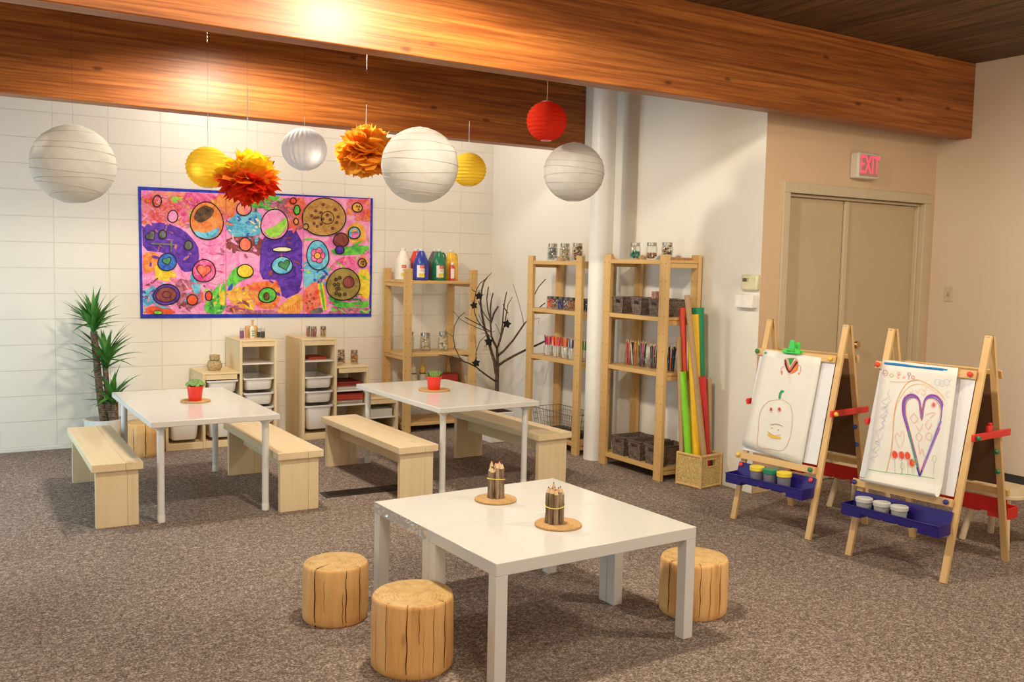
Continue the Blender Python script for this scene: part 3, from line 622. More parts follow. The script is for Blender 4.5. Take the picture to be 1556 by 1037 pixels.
dabs(26, 820, 1035, 330, 700, ['purple', 'purple', 'maroon'], 10, 12, 30); dabs(34, 940, 1050, 130, 310, ['salmon', 'redor', 'mauve', 'hot'], 11, 8, 22); dabs(40, 1060, 1440, 340, 600, ['pink', 'mag', 'mix', 'green', 'lime', 'gold'], 12); dabs(20, 1060, 1190, 500, 640, ['cyan', 'cyan', 'blue'], 13, 8, 24); dabs(26, 1210, 1440, 690, 800, ['green', 'mag', 'mauve', 'dgreen', 'lime'], 14); dabs(24, 1300, 1440, 140, 250, ['hot', 'redor', 'orange', 'salmon'], 15); dabs(24, 760, 940, 120, 200, ['green', 'dgreen', 'mauve', 'lime'], 16, 8, 24); dabs(14, 1050, 1150, 650, 800, ['salmon', 'redor', 'orange'], 17, 6, 18); dabs(24, 600, 800, 350, 470, ['maroon', 'mauve', 'pink'], 18); dabs(16, 105, 200, 640, 760, ['cyan', 'blue', 'cyan'], 19, 8, 22)
for a in ((None, 188, 140, 25, 35), ('pink', 280, 230, 30, 35), ('orange', 480, 258, 97, 112), ('grey', 220, 337, 22, 26), ('grey', 372, 402, 25, 27), ('blue', 247, 500, 54, 52), ('mag', 464, 552, 66, 68), ('purple', 243, 693, 77, 62), ('redor', 395, 723, 32, 30), ('redor', 492, 700, 20, 27), ('mix', 700, 183, 43, 42),
          ('pink', 880, 278, 83, 87), ('salmon', 708, 395, 36, 38), ('yellow', 707, 553, 46, 40), ('cream', 925, 425, 55, 15), ('cyan', 925, 520, 60, 53), ('green', 838, 695, 52, 44), ('redor', 990, 138, 17, 18), ('green', 1012, 192, 18, 28), ('orange', 1007, 260, 14, 18), ('tan', 1172, 235, 125, 115), ('tan', 1065, 290, 15, 17), ('gold', 1368, 178, 30, 27),
          ('cyan', 1350, 328, 34, 36), ('maroon', 1272, 370, 46, 40), ('purple', 1265, 428, 25, 25), ('cyan', 1135, 460, 66, 86), ('tan', 1397, 505, 25, 25), ('olive', 1285, 632, 97, 97)): ell(*a)
patch('char', (420, 190), (470, 160), (530, 190), (500, 240), (440, 270), (400, 240)); patch('cyan', (400, 310), (470, 330), (560, 290), (540, 345), (480, 365), (420, 345)); heart('grey', 150, 345, 30, -.6); heart('dgreen', 245, 493, 26, -.3); heart('salmon', 462, 550, 42, .1); heart('dgreen', 938, 516, 34, -.3)
ell('maroon', 240, 692, 60, 44, 4); ell(None, 243, 692, 25, 19, 4); patch('lime', (815, 310), (880, 290), (950, 230), (955, 290), (900, 355), (840, 350)); ell('brown', 832, 702, 16, 23, 4); ell(None, 1192, 238, 37, 38, 4); patch('maroon', (915, 448), (925, 448), (925, 470), (915, 470))
for x, y in ((1167, 160), (1122, 198), (1098, 225), (1154, 208), (1118, 238), (1136, 236), (1112, 272), (1130, 288), (1154, 275), (1190, 222), (1164, 245), (1208, 250), (1236, 190), (1254, 232), (1246, 266), (1222, 300)): ell('maroon', x, y, 7, 7, 3)
for k in range(5): a = k * 1.2566; ell('mag', 1133 + 25 * math.cos(a), 460 + 27 * math.sin(a), 19, 20, 3)
ell('gold', 1132, 461, 19, 19, 4); patch('mag', (1322, 335), (1378, 320), (1365, 355), (1345, 360)); patch('gold', (1322, 325), (1345, 300), (1375, 315)); ell('maroon', 1315, 618, 33, 33, 4)
for x, y in ((1240, 602), (1262, 592), (1232, 632), (1254, 630), (1258, 656), (1242, 682), (1262, 690), (1292, 688), (1245, 658)): ell('char', x, y, 9, 9, 3)
for x, y in ((1364, 170), (1378, 172), (1374, 190), (1392, 498), (1404, 496), (1400, 514)): ell('char', x, y, 5, 6, 0)
ell('lime', 190, 797, 26, 11, 4); patch('grey', (150, 384), (290, 392), (290, 402), (150, 396)); patch('grey', (264, 365), (276, 365), (272, 440), (262, 440))
for x, y in ((1070, 700), (1090, 690), (1066, 740), (1085, 730), (1100, 745), (1075, 770), (1110, 715)): ell('maroon', x, y, 6, 6, 0)
for x in (592, 1048): lay[0] += .01; mu_.poly([mp(x - 1.2, 92, lay[0]), mp(x + 1.2, 92, lay[0]), mp(x + 1.2, 806, lay[0]), mp(x - 1.2, 806, lay[0])], mi('mauve'))
mu_.build('painted_paper', [BLACK if k == 'ink' else pc(k) for k in KEYS], mur, 0, False)

# ================================================================== HANGING PAPER DECORATIONS
STR = plain('white_string', (.75, .73, .70), .7)
LINE = glassy('fishing_line', (.80, .78, .74), .1)
def string(t, z0, loc, L=.1):
    zt = ZC - loc.z - .001
    if L: MB().tube([(0, 0, z0), (0, 0, z0 + L)], .0015, 5).build('string', STR, t)
    MB().tube([(0, 0, z0 + L), (0, 0, zt)], .0007, 5).build('fishing_line', LINE, t)
def lantern(label, px, py, Y, wpx, col, kind, group, squash=.97, L=0):
    c = atY(px, py, Y); d = (c - CAM).dot(FW); r = wpx * d / FPX / 2
    t = thing('paper_lantern', label, 'lantern', c, 0, group); g = MB(); mat = translucent('lantern_' + col[0], col[1], .42)
    n = 40; prof = []; seg = 52
    for i in range(seg + 1):
        th = math.radians(14) + (PI - math.radians(28)) * i / seg; rr = math.sin(th); z = -math.cos(th) * squash
        if kind == 'rib': k = 1 - .05 * abs(math.sin(PI * 13 * i / seg)); prof.append((r * rr * k, r * z))
        else: prof.append((r * rr, r * z))
    if kind == 'pleat': g.open_lathe(prof, 192, fn=lambda a, z: 1 + .028 * math.cos(a * 24), mi=0)
    elif kind == 'wire': g.open_lathe(prof, 48, fn=lambda a, z: 1 + .008 * math.sin(a * 6 + z * 30) * math.sin(z * 47))
    else: g.open_lathe(prof, 48, fn=lambda a, z: 1 - .012 * max(0, math.cos(a * 5)) ** 6)
    s = g.build('paper_shade', mat, t, 0, True, 60)
    if kind == 'wire':
        wm = plain('wire_tan', (.46, .38, .26), .6); rn = random.Random(int(px)); w = MB()
        for z in (-.82, -.62, -.40, -.18, .06, .30, .52, .72):
            tl = rn.uniform(-.14, .14); ph = rn.uniform(0, 6.28); pts = []
            for i in range(49):
                a = 2 * PI * i / 48; zz = max(-.95, min(.95, z + tl * math.cos(a + ph))); q = math.sqrt(max(0, 1 - zz * zz)); pts.append((r * 1.009 * q * math.cos(a), r * 1.009 * q * math.sin(a), r * zz * squash))
            w.tube(pts, .0011, 4, cap=False)
        w.build('wire_ring', wm, t)
    rim = MB(); q = r * math.sin(math.radians(14)); zz = r * math.cos(math.radians(14)) * squash
    for z in (-zz, zz): rim.tube([(q * math.cos(a), q * math.sin(a), z) for a in [2 * PI * i / 20 for i in range(21)]], .002, 5, cap=False)
    rim.tube([(-q, 0, zz), (0, 0, zz + .012), (q, 0, zz)], .0012, 5); rim.build('end_ring', STR, t); string(t, zz + .010, c, L)
    return t
WH = ('white', (.72, .70, .67)); YE = ('yellow', (.90, .66, .07)); RD = ('red', (.82, .055, .025)); LAV = ('cool_white', (.66, .66, .69))
lantern('big white paper lantern hanging at far left before the bare block wall', 111.5, 250, 5.35, 121, WH, 'wire', 'white paper lanterns')
lantern('yellow paper lantern left of the red and yellow tissue pompom', 316, 254.5, 5.45, 67, YE, 'rib', 'yellow paper lanterns', .93, .19)
lantern('small white paper lantern with fine vertical pleats', 462.5, 227, 5.5, 66, LAV, 'pleat', 'white paper lanterns', .97, .06)
lantern('largest white paper lantern, in the middle, next to the orange pompom', 638, 251.5, 5.0, 117, WH, 'wire', 'white paper lanterns')
lantern('yellow paper lantern partly behind the largest white lantern', 712, 258, 5.6, 55, YE, 'rib', 'yellow paper lanterns', .93, .20)
lantern('red paper lantern hanging highest, in front of the back beam', 830.5, 184.5, 5.25, 63, RD, 'rib', 'red paper lantern', .95, .42)
lantern('white paper lantern at right, in front of the round column', 872, 262, 5.3, 92, WH, 'wire', 'white paper lanterns', .96)
def pompom(label, px, py, Y, wpx, cols, ribbon, hsc=.9):
    c = atY(px, py, Y); d = (c - CAM).dot(FW); r = wpx * d / FPX / 2
    t = thing('tissue_pompom', label, 'pompom', c, 0, 'tissue paper pompoms'); rn = random.Random(int(px)); n = 210 if len(cols) == 2 else 150; tipw = .45 if len(cols) == 2 else .12; tipl = 1.04 if len(cols) == 2 else 1.16
    g = [MB() for _ in cols]
    for i in range(n):
        z = 1 - 2 * (i + .5) / n; a = i * 2.39996 + rn.uniform(-.2, .2); q = math.sqrt(1 - z * z)
        dr = Vector((q * math.cos(a), q * math.sin(a), z * hsc)); up = Vector((0, 0, 1)); sd = dr.cross(up)
        if sd.length < .1: sd = Vector((1, 0, 0))
        sd.normalize(); nn = sd.cross(dr).normalized(); ro = rn.uniform(-.7, .7); sd2 = sd * math.cos(ro) + nn * math.sin(ro); n2 = nn * math.cos(ro) - sd * math.sin(ro)
        L = r * rn.uniform(.88, 1.06); w = r * rn.uniform(.20, .34); bend = rn.uniform(-.18, .25) * r; zl = z + rn.uniform(-.1, .1)
        k = 0 if len(cols) == 1 else (0 if zl > .28 else (1 if zl > -.22 else 2))
        if len(cols) == 2: k = rn.randint(0, 1)
        vs = []
        for s, ww in ((.15, .08), (.45, .55), (.72, 1), (.9, .9)):
            b2 = n2 * (bend * s * s)
            for e in (-1, 0, 1): vs.append(dr * (L * s) + sd2 * (e * w * ww) + b2 + n2 * (.12 * w * (1 if e else -1) * ww))
        b2 = n2 * bend; vs += [dr * (L * rn.uniform(.93, 1) * (tipl / 1.04)) + sd2 * (-w * tipw) + b2, dr * (L * tipl * rn.uniform(.96, 1.04)) + b2 + sd2 * rn.uniform(-.2, .2) * w, dr * (L * rn.uniform(.92, 1) * (tipl / 1.04)) + sd2 * (w * tipw) + b2]
        fs = []
        for j in range(4): fs += [(j * 3, j * 3 + 1, j * 3 + 4, j * 3 + 3), (j * 3 + 1, j * 3 + 2, j * 3 + 5, j * 3 + 4)]
        g[k].add(vs, fs)
    for i, cc in enumerate(cols): g[i].build('tissue_petals', translucent('tissue_' + cc[0], cc[1], .5, .1), t, 0, True, 80)['label'] = cc[0].replace('_', ' ') + ' tissue petals'
    string(t, .0, c, r + .02)
    if ribbon: MB().tube([(.004, 0, .02), (.003, 0, r * .5), (0, 0, r), (.001, 0, r + ribbon)], [.004, .004, .0026, .0022], 6).build('ribbon', STR, t)
    return t
pompom('red, orange and yellow tissue paper pompom in front of the mural', 376, 271, 5.15, 90, (('yellow', (.92, .62, .03)), ('orange_red', (.92, .24, .03)), ('red', (.78, .05, .015))), .32, .86)
pompom('orange tissue paper pompom just left of the largest white lantern', 556, 231, 5.45, 92, (('orange', (.98, .50, .06)), ('deep_orange', (.95, .38, .04))), .10, .85)

# ================================================================== POTTED YUCCA
YC = atZ(160, 691, 0); YY = 8.0
yc = thing('potted_yucca', 'tall potted yucca with three leaf heads in the left corner by the wall', 'plant', (1.14, YY, 0))
MB().lathe([(.105, 0), (.115, .01), (.145, .262), (.148, .275), (.138, .275), (.134, .24)], 36).build('pot', plain('pot_white', (.80, .80, .78), .4), yc)
MB().lathe([(.135, .238), (0, .245)], 24).build('soil', plain('soil', (.05, .03, .02), .95, .1, 0, .3, 60), yc)
m, nt, out = newmat('yucca_bark'); b = bsdf(nt, out, .9, .1); v = coords(nt, (1, 1, 3)); n1 = noise(nt, v, 40, 4); nt.links.new(ramp(nt, n1, [(.35, (.07, .045, .03)), (.7, (.26, .19, .13))]), b.inputs['Base Color']); bump(nt, b, n1, .6, .01); BARK = m
m, nt, out = newmat('yucca_leaf'); b = bsdf(nt, out, .4, .4); v = coords(nt); n1 = noise(nt, v, 7, 2); nt.links.new(ramp(nt, n1, [(.3, (.025, .12, .022)), (.7, (.085, .29, .045))]), b.inputs['Base Color']); LEAF = m
def yp(px, py, dy=0): p = atY(px, py, YY + dy); return p - Vector((1.14, YY, 0))
for pts, rad in ((((158, 641), (154, 610), (150, 579), (146, 540), (143, 504)), (.030, .029, .027, .026, .026)), (((169, 641), (164, 600), (160, 556)), (.024, .022, .020)), (((173.5, 641), (174, 612)), (.033, .030))):
    MB().tube([yp(*p) + Vector((0, .02 * i % .03, 0)) for i, p in enumerate(pts)], rad, 14).build('stem', BARK, yc)
def leafhead(px, py, n, L, seed, spread, up=.15):
    rn = random.Random(seed); g = MB(); c0 = yp(px, py)
    for i in range(n):
        az = i * 2.39996 + rn.uniform(-.3, .3); el = rn.uniform(up, 1.45) if i > n * .25 else rn.uniform(-.1, .5); l = L * rn.uniform(.75, 1.08) * (1 if el > .5 else .85); w = rn.uniform(.020, .028)
        hd = Vector((math.cos(az), math.sin(az), 0)); sd = Vector((-math.sin(az), math.cos(az), 0)); p = c0 + Vector((0, 0, rn.uniform(-.03, .05))); vs = []; e = el + .12
        for k in range(8):
            s = k / 7; ww = w * (.55 + 1.2 * s - 1.9 * s * s + .16 * (1 - s)) if k < 7 else .0006; ww = max(ww, .0006)
            nm = Vector((0, 0, 1)) * math.cos(e) - hd * math.sin(e); vs += [p + sd * ww + nm * ww * .35, p, p - sd * ww + nm * ww * .35]
            p = p + (hd * math.cos(e) + Vector((0, 0, 1)) * math.sin(e)) * l / 7; e -= spread * rn.uniform(.5, 1.4) / 7
        g.add(vs, [f for k in range(7) for f in ((k * 3, k * 3 + 1, k * 3 + 4, k * 3 + 3), (k * 3 + 1, k * 3 + 2, k * 3 + 5, k * 3 + 4))])
    g.build('leaf_head', LEAF, yc, 0, True, 80)
leafhead(142, 502, 46, .33, 3, .45, .5); leafhead(161, 556, 32, .37, 5, .6, .5); leafhead(172, 612, 28, .31, 8, .6, .25)

# ================================================================== BARE TREE WITH STAR ORNAMENTS
TY = 7.12; tb = atZ(750, 668, 0)
tr = thing('bare_branch_tree', 'bare dark branch standing in a white square pot by the corner', 'tree', (atY(752, 660, TY).x, TY, 0))
o0 = Vector(tr.location)
def tp(x, y, dy=0): return atY(640 + x / 4.94, 410 + y / 4.94, TY + dy) - o0
pm = plain('tree_pot_white', (.78, .76, .72), .4)
g = MB(); g.hexa([(-.10, -.10, 0), (.10, -.10, 0), (.10, .10, 0), (-.10, .10, 0)], [(-.125, -.125, .27), (.125, -.125, .27), (.125, .125, .27), (-.125, .125, .27)]); g.build('pot', pm, tr, .008)
MB().box(-.112, .112, -.112, .112, .262, .272).build('soil', plain('soil', (.05, .03, .02), .95), tr, 0)
m, nt, out = newmat('branch_bark'); b = bsdf(nt, out, .85, .15); v = coords(nt); n1 = noise(nt, v, 45, 4); nt.links.new(ramp(nt, n1, [(.3, (.035, .022, .016)), (.7, (.13, .09, .065))]), b.inputs['Base Color']); bump(nt, b, n1, .5, .005)
g = MB(); q = lambda px: px / 4.94 * 7.7 / FPX
def br_(pts, w0, w1, dy=0):
    P_ = [tp(x, y, dy * i / (len(pts) - 1)) for i, (x, y) in enumerate(pts)]; n = len(pts)
    g.tube(P_, [max(.002, q(w0 + (w1 - w0) * i / (n - 1)) / 2 * 1.25) for i in range(n)], 8)
br_([(560, 1100), (565, 1000), (568, 900), (570, 800), (573, 720)], 30, 24); br_([(573, 725), (572, 660), (570, 590), (545, 545), (527, 500), (520, 400), (520, 290), (528, 220), (540, 175)], 20, 8, -.08)
br_([(562, 780), (550, 690), (528, 620), (512, 560), (500, 510), (475, 430), (455, 330), (445, 240), (455, 150), (470, 95), (495, 58)], 22, 8, .05); br_([(495, 58), (530, 22)], 6, 3, .05); br_([(495, 60), (440, 105), (412, 160), (400, 230), (398, 320), (425, 385), (475, 450), (512, 500)], 5, 8, 0)
br_([(520, 380), (500, 300), (492, 220), (505, 130)], 9, 8, .06); br_([(524, 400), (545, 330), (578, 275)], 12, 12, -.06); br_([(512, 385), (470, 330), (440, 265), (428, 235)], 7, 5, .04)
br_([(572, 590), (590, 540), (605, 490), (622, 430), (640, 330), (652, 260), (685, 205)], 13, 4, -.05); br_([(572, 590), (598, 500), (610, 420), (618, 300), (630, 220), (643, 165)], 12, 7, .05); br_([(650, 325), (625, 290), (614, 258)], 8, 5, -.03)
br_([(572, 650), (620, 610), (690, 530), (745, 450), (778, 402)], 16, 10, -.02); br_([(778, 402), (830, 340), (880, 290), (930, 250)], 8, 7, .0); br_([(770, 408), (755, 330), (725, 220), (690, 110)], 4, 2, .02); br_([(790, 395), (830, 378), (888, 362), (878, 402)], 3, 2, 0); br_([(800, 370), (840, 210), (880, 130), (935, 70)], 7, 6, 0)
br_([(578, 722), (620, 690), (700, 645), (780, 605), (860, 570), (935, 535)], 18, 12, 0); br_([(556, 838), (500, 800), (440, 755), (410, 728), (350, 700), (295, 682), (230, 665), (190, 645), (130, 640)], 13, 5, -.1); br_([(335, 700), (290, 660), (255, 590), (240, 500), (250, 420), (285, 355), (328, 320)], 8, 5, .1)
br_([(512, 470), (430, 440), (350, 405), (290, 370), (243, 312)], 6, 3, .1); br_([(520, 465), (450, 420), (380, 385), (328, 358)], 8, 7, .05); br_([(412, 690), (412, 620), (440, 540), (485, 495)], 6, 4, .02); br_([(415, 640), (410, 560), (400, 490)], 4, 2, 0); br_([(245, 505), (205, 480), (172, 452)], 4, 3, 0); br_([(475, 440), (450, 380), (430, 335)], 5, 3, 0); br_([(600, 500), (570, 430), (555, 405)], 4, 2, 0); br_([(405, 165), (382, 150)], 6, 5, 0); br_([(255, 560), (240, 600)], 5, 4, 0); br_([(480, 480), (455, 475)], 4, 3, 0); br_([(527, 470), (553, 462)], 4, 3, 0)
g.build('branches', m, tr)
STARM = plain('star_black', (.016, .013, .012), .8, .1)
def star(label, x, y, s, rot=0, dy=-.05):
    c = tp(x, y, dy) + o0; ex = R_; ez = U_; pts = []
    for k in range(10):
        a = PI / 2 + rot + k * PI / 5; rr = s * 1.22 if k % 2 == 0 else s * .70; pts.append(ex * (rr * math.cos(a)) + ez * (rr * math.sin(a)))
    fr_ = [-FW * .011 for _ in range(1)][0]; t = thing('star_ornament', label, 'ornament', c, 0, 'dark star ornaments on the branches')
    g = MB(); n = 10; g.add([p * 1.0 for p in pts] + [p * .86 + fr_ for p in pts] + [p * .86 - fr_ for p in pts], [tuple(range(10, 20)), tuple(reversed(range(20, 30)))] + [(i, (i + 1) % 10, 10 + (i + 1) % 10, 10 + i) for i in range(10)] + [((i + 1) % 10, i, 20 + i, 20 + (i + 1) % 10) for i in range(10)])
    g.build('star', STARM, t, .002); l = MB(); l.tube([ez * (s * .9) + ex * (.008 * math.cos(a)) + ez * (.012 + .010 * math.sin(a)) for a in [2 * PI * i / 12 for i in range(13)]], .0018, 5, cap=False); l.build('hanging_loop', STARM, t)
star('dark star ornament, topmost on the bare branches', 434, 198, .033); star('dark star ornament beside the topmost star, lower and to its left', 396, 268, .030, .2)
star('dark star ornament on the right hand branches', 643, 408, .035, -.2); star('dark star ornament on the middle trunk fork', 508, 540, .036); star('dark star ornament lowest, on the drooping left branch', 412, 702, .033, .15, -.1)
# ================================================================== ON THE TABLES
m, nt, out = newmat('cork'); b = bsdf(nt, out, .85, .15); v = coords(nt); n1 = noise(nt, v, 220, 3, 0, .7); n2 = noise(nt, v, 60, 2); a1 = N(nt, 'ShaderNodeMath', operation='MULTIPLY_ADD'); a1.inputs[1].default_value = .4; nt.links.new(n2, a1.inputs[0]); nt.links.new(n1, a1.inputs[2])
nt.links.new(ramp(nt, a1.outputs[0], [(.5, (.36, .19, .07)), (.7, (.56, .34, .145)), (.9, (.64, .42, .2))]), b.inputs['Base Color']); bump(nt, b, n1, .4, .002); CORK = m
def coaster(label, x, y, z, r):
    o = MB().lathe([(r * .97, 0), (r, .003), (r, .008), (r * .97, .011)], 48).build('cork_mat', CORK); o.location = (x, y, z); tag(o, label, 'mat', 'round cork mats')
coaster('round cork mat on the farther low table, under a pencil bundle', 2.191, 3.667, .48, .097); coaster('round cork mat on the nearer low table, under a pencil bundle', 2.211, 3.187, .48, .099)
coaster('round cork mat on the left long table, under the succulent', 1.470, 6.355, .615, .096); coaster('round cork mat on the right long table, under the succulent', 3.178, 6.245, .615, .118)
TWIG = wood('twig_bark', (.12, .070, .04), (.46, .34, .23), 2, 34, .16, .85, .6); TWIGW = plain('pencil_wood', (.70, .50, .28), .6)
LEADS = {'black': (.012, .012, .012), 'red': (.60, .03, .02), 'brown': (.16, .06, .03), 'orange': (.80, .28, .04), 'blue': (.05, .08, .35)}
def twig_pencil(label, grp, x, y, z, h, col, lean, seed):
    rn = random.Random(seed); t = thing('twig_pencil', label, 'pencil', (x, y, z), 0, grp); r = rn.uniform(.0092, .0112)
    def pt(s): return Vector((lean[0] * s + rn.uniform(-.002, .002) * (0 < s < .8), lean[1] * s + rn.uniform(-.002, .002) * (0 < s < .8), h * s))
    P_ = [pt(k) for k in (0, .15, .35, .55, .72, .84)]; MB().tube(P_, [r * rn.uniform(.92, 1.08) for _ in P_], 9).build('bark_barrel', TWIG, t)
    a = pt(.84); e = pt(.965); f_ = pt(1); MB().tube([a, e], [r * .97, r * .26], 9).build('sharpened_wood', TWIGW, t); MB().tube([e, f_], [r * .31, r * .08], 8).build('lead', plain('lead_' + col, LEADS[col], .5), t)
def bundle(where, x, y, z, cols, seed, band):
    rn = random.Random(seed)
    for i, c in enumerate(cols):
        q_, a = (.0115, PI * i + .9) if i < 2 else (.0305, 2 * PI * i / (len(cols) - 2) + .4)
        px, py = q_ * math.cos(a), q_ * math.sin(a)
        twig_pencil('twig pencil with a %s lead in the bundle on the %s low table' % (c, where), 'twig pencils on the %s table' % where, x + px, y + py, z, rn.uniform(.142, .172), c, (-px * .10 + rn.uniform(-.003, .003), -py * .10 + rn.uniform(-.003, .003)), seed * 20 + i)
    bm_ = MB(); bm_.tube([(.0405 * math.cos(a), .0405 * math.sin(a), band + .006 * math.sin(a + seed)) for a in [2 * PI * i / 36 for i in range(37)]], .0022, 6, cap=False)
    o = bm_.build('rubber_band', plain('rubber_yellow', (.80, .60, .12), .5)); o.location = (x, y, z); tag(o, 'yellow rubber band around the twig pencils on the %s low table' % where, 'rubber band', 'yellow rubber bands')
bundle('farther', 2.196, 3.675, .491, ['red', 'black', 'red', 'orange', 'black', 'red', 'brown', 'blue', 'red', 'black'], 4, .088); bundle('nearer', 2.199, 3.197, .491, ['brown', 'black', 'red', 'black', 'brown', 'red', 'black', 'orange', 'brown', 'black'], 7, .075)
POTR = plain('pot_red', (.78, .035, .018), .3, .5, 0, .02); SUCC = plain('succulent_green', (.20, .34, .10), .6, .3, 0, .35, 25); GRASS = plain('grass_green', (.24, .40, .10), .6, .3, 0, .3, 40)
def succulent(label, x, y, z, r, h, kind):
    t = thing('potted_succulent', label, 'plant', (x, y, z), 0, 'succulents in red pots')
    MB().lathe([(r * .74, 0), (r * .78, .003), (r * .98, h - .008), (r * 1.03, h - .008), (r * 1.03, h), (r * .95, h), (r * .93, h - .012)], 32).build('pot', POTR, t)
    MB().lathe([(r * .93, h - .013), (0, h - .009)], 20).build('soil', plain('soil', (.05, .03, .02), .95), t)
    g = MB(); rn = random.Random(5)
    if kind == 'rosette':
        for i in range(34):
            s = i / 34; a = i * 2.39996; rr = r * (.95 - .8 * s); zz = h + .006 + .032 * s; c = Vector((rr * math.cos(a), rr * math.sin(a), zz)); g.blob(c, .0155, 0, (1.0 + .5 * abs(math.cos(a)), 1.0 + .5 * abs(math.sin(a)), .75))
    else:
        for i in range(150):
            a = rn.uniform(0, 6.28); q = r * .85 * math.sqrt(rn.random()); p = Vector((q * math.cos(a), q * math.sin(a), h - .008)); d = Vector((math.cos(a) * q / r * .55, math.sin(a) * q / r * .55, 1)) * rn.uniform(.034, .047); sd = Vector((-math.sin(a), math.cos(a), 0)) * .0042
            g.add([p - sd, p + sd, p + d * .6 + sd * .9, p + d, p + d * .6 - sd * .9], [(0, 1, 2, 3, 4)])
    g.build('leaves', SUCC if kind == 'rosette' else GRASS, t)
succulent('rosette succulent in a red pot on the left long table', 1.462, 6.33, .626, .052, .098, 'rosette'); succulent('grassy green succulent in a red pot on the right long table', 3.160, 6.215, .626, .056, .100, 'tuft')

# ================================================================== JARS, BOTTLES AND SUPPLIES
def blobs(name, label, cat, x, y, z, r, h, cols, n, s, seed, sq=(1, 1, .8)):
    rn = random.Random(seed); g = MB(); mats = [plain('bit_%.2f_%.2f_%.2f' % c, c, .5) for c in cols]
    for i in range(n):
        a = rn.uniform(0, 6.28); q = (r - s) * math.sqrt(rn.random()) if rn.random() < .3 else (r - s); g.blob((q * math.cos(a), q * math.sin(a), s + (h - s) * i / n), s * rn.uniform(.75, 1.1), rn.randrange(len(mats)), tuple(k * rn.uniform(.75, 1.15) for k in sq))
    o = g.build(name, mats); o.location = (x, y, z); return tag(o, label, cat, None, 'stuff')
def jar(label, x, y, z, r, h, grp, lid=METAL, open_=False, gmat=None):
    t = thing('glass_jar', label, 'jar', (x, y, z), 0, grp); hh = h if open_ else h * .9
    MB().open_lathe([(0.001, .001), (r * .9, 0), (r, .006), (r, hh * .80), (r * .80, hh * .93), (r * .80, hh)], 22).build('glass', gmat or GLASS, t)
    if not open_: MB().lathe([(r * .82, hh - .012), (r * .86, hh - .010), (r * .86, h), (r * .80, h + .001)], 22).build('lid', lid, t)
    return t
def filled(label, x, y, z, r, h, grp, name, clabel, cat, fill, cols, n, s, seed, lid=METAL, sq=(1, 1, .8)):
    jar(label, x, y, z, r, h, grp, lid); blobs(name, clabel, cat, x, y, z + .004, r * .9, h * fill, cols, n, s, seed, sq)
GA = 'jars on top of the shelf behind the column'; GB = 'jars on top of the shelf nearest the door'
X1 = 4.63
filled('leftmost of three lidded jars on top of the shelf behind the column', X1, 6.865, Z1[0] + .001, .046, .150, GA, 'pebbles', 'grey stones filling the leftmost jar on the far shelf top', 'stones', .74, [(.35, .36, .36), (.55, .53, .48), (.25, .25, .26)], 60, .012, 1)
filled('middle jar of three on top of the shelf behind the column', X1, 6.678, Z1[0] + .001, .046, .150, GA, 'shell_pieces', 'cream shells filling the middle jar on the far shelf top', 'shells', .76, [(.62, .52, .32), (.48, .38, .20), (.70, .64, .5)], 70, .011, 2)
filled('jar of brown nuts beside the post top, shelf behind the column', X1, 6.492, Z1[0] + .001, .046, .150, GA, 'nuts', 'brown nuts filling the jar by the post, far shelf top', 'nuts', .80, [(.34, .15, .07), (.44, .22, .11), (.26, .11, .05)], 60, .012, 3)
filled('leftmost jar of green gems on top of the shelf nearest the door', 4.62, 5.716, Z2[0] + .001, .043, .128, GB, 'glass_gems', 'green glass gems half filling a jar on the near shelf top', 'gems', .45, [(.03, .22, .16), (.05, .32, .22), (.02, .14, .12)], 44, .011, 4)
filled('jar one third full of brown bits on top of the near shelf', 4.62, 5.520, Z2[0] + .001, .043, .128, GB, 'wood_bits', 'brown bits in the middle jar on the near shelf top', 'bits', .36, [(.30, .12, .06), (.40, .18, .09)], 40, .010, 5)
filled('jar of mixed acorns partly behind the near shelf post', 4.62, 5.345, Z2[0] + .001, .043, .128, GB, 'acorns', 'cream and brown acorns filling the jar behind the near post', 'acorns', .80, [(.62, .48, .32), (.30, .14, .08), (.72, .62, .48), (.12, .07, .05)], 60, .013, 6)
for i in range(3):
    o = MB().box(-.048, .048, -.022, .022, 0, .02).build('wood_block', plain('block_tan', (.42, .22, .09), .6), None, .003); o.location = (4.585 + i * .10, 5.30, Z2[0] + .0005)
    tag(o, 'flat wooden block on the near shelf top, %s of three in a row' % ('leftmost', 'middle', 'rightmost')[i], 'block', 'flat wooden blocks')
GC = 'small jars in a row on the second shelf'
row = [(6.785, 'orange beads', [(.86, .16, .05)]), (6.703, 'dark mixed beads', [(.08, .06, .06), (.45, .3, .2), (.6, .1, .1), (.7, .6, .5)]), (6.619, 'dark blue beads', [(.05, .05, .28)]), (6.536, 'mixed bright beads', [(.5, .4, .3), (.55, .08, .08), (.1, .1, .1), (.75, .7, .6)]), (6.463, 'rust brown beads', [(.50, .20, .08)]), (6.345, 'green beads', [(.03, .20, .05)]), (6.272, 'navy beads', [(.02, .03, .10)])]
DKLID = plain('lid_dark', (.12, .11, .10), .3, .5, .7)
for i, (y, nm, cs) in enumerate(row):
    filled('small dark lidded jar holding %s on the second shelf' % nm, 4.57, y, Z1[1] + .0005, .0385, .108, GC, 'beads', nm + ' in a small jar on the second shelf', 'beads', .80, cs, 130 if i % 2 == 0 or i > 4 else 90, .0075, 20 + i, DKLID)
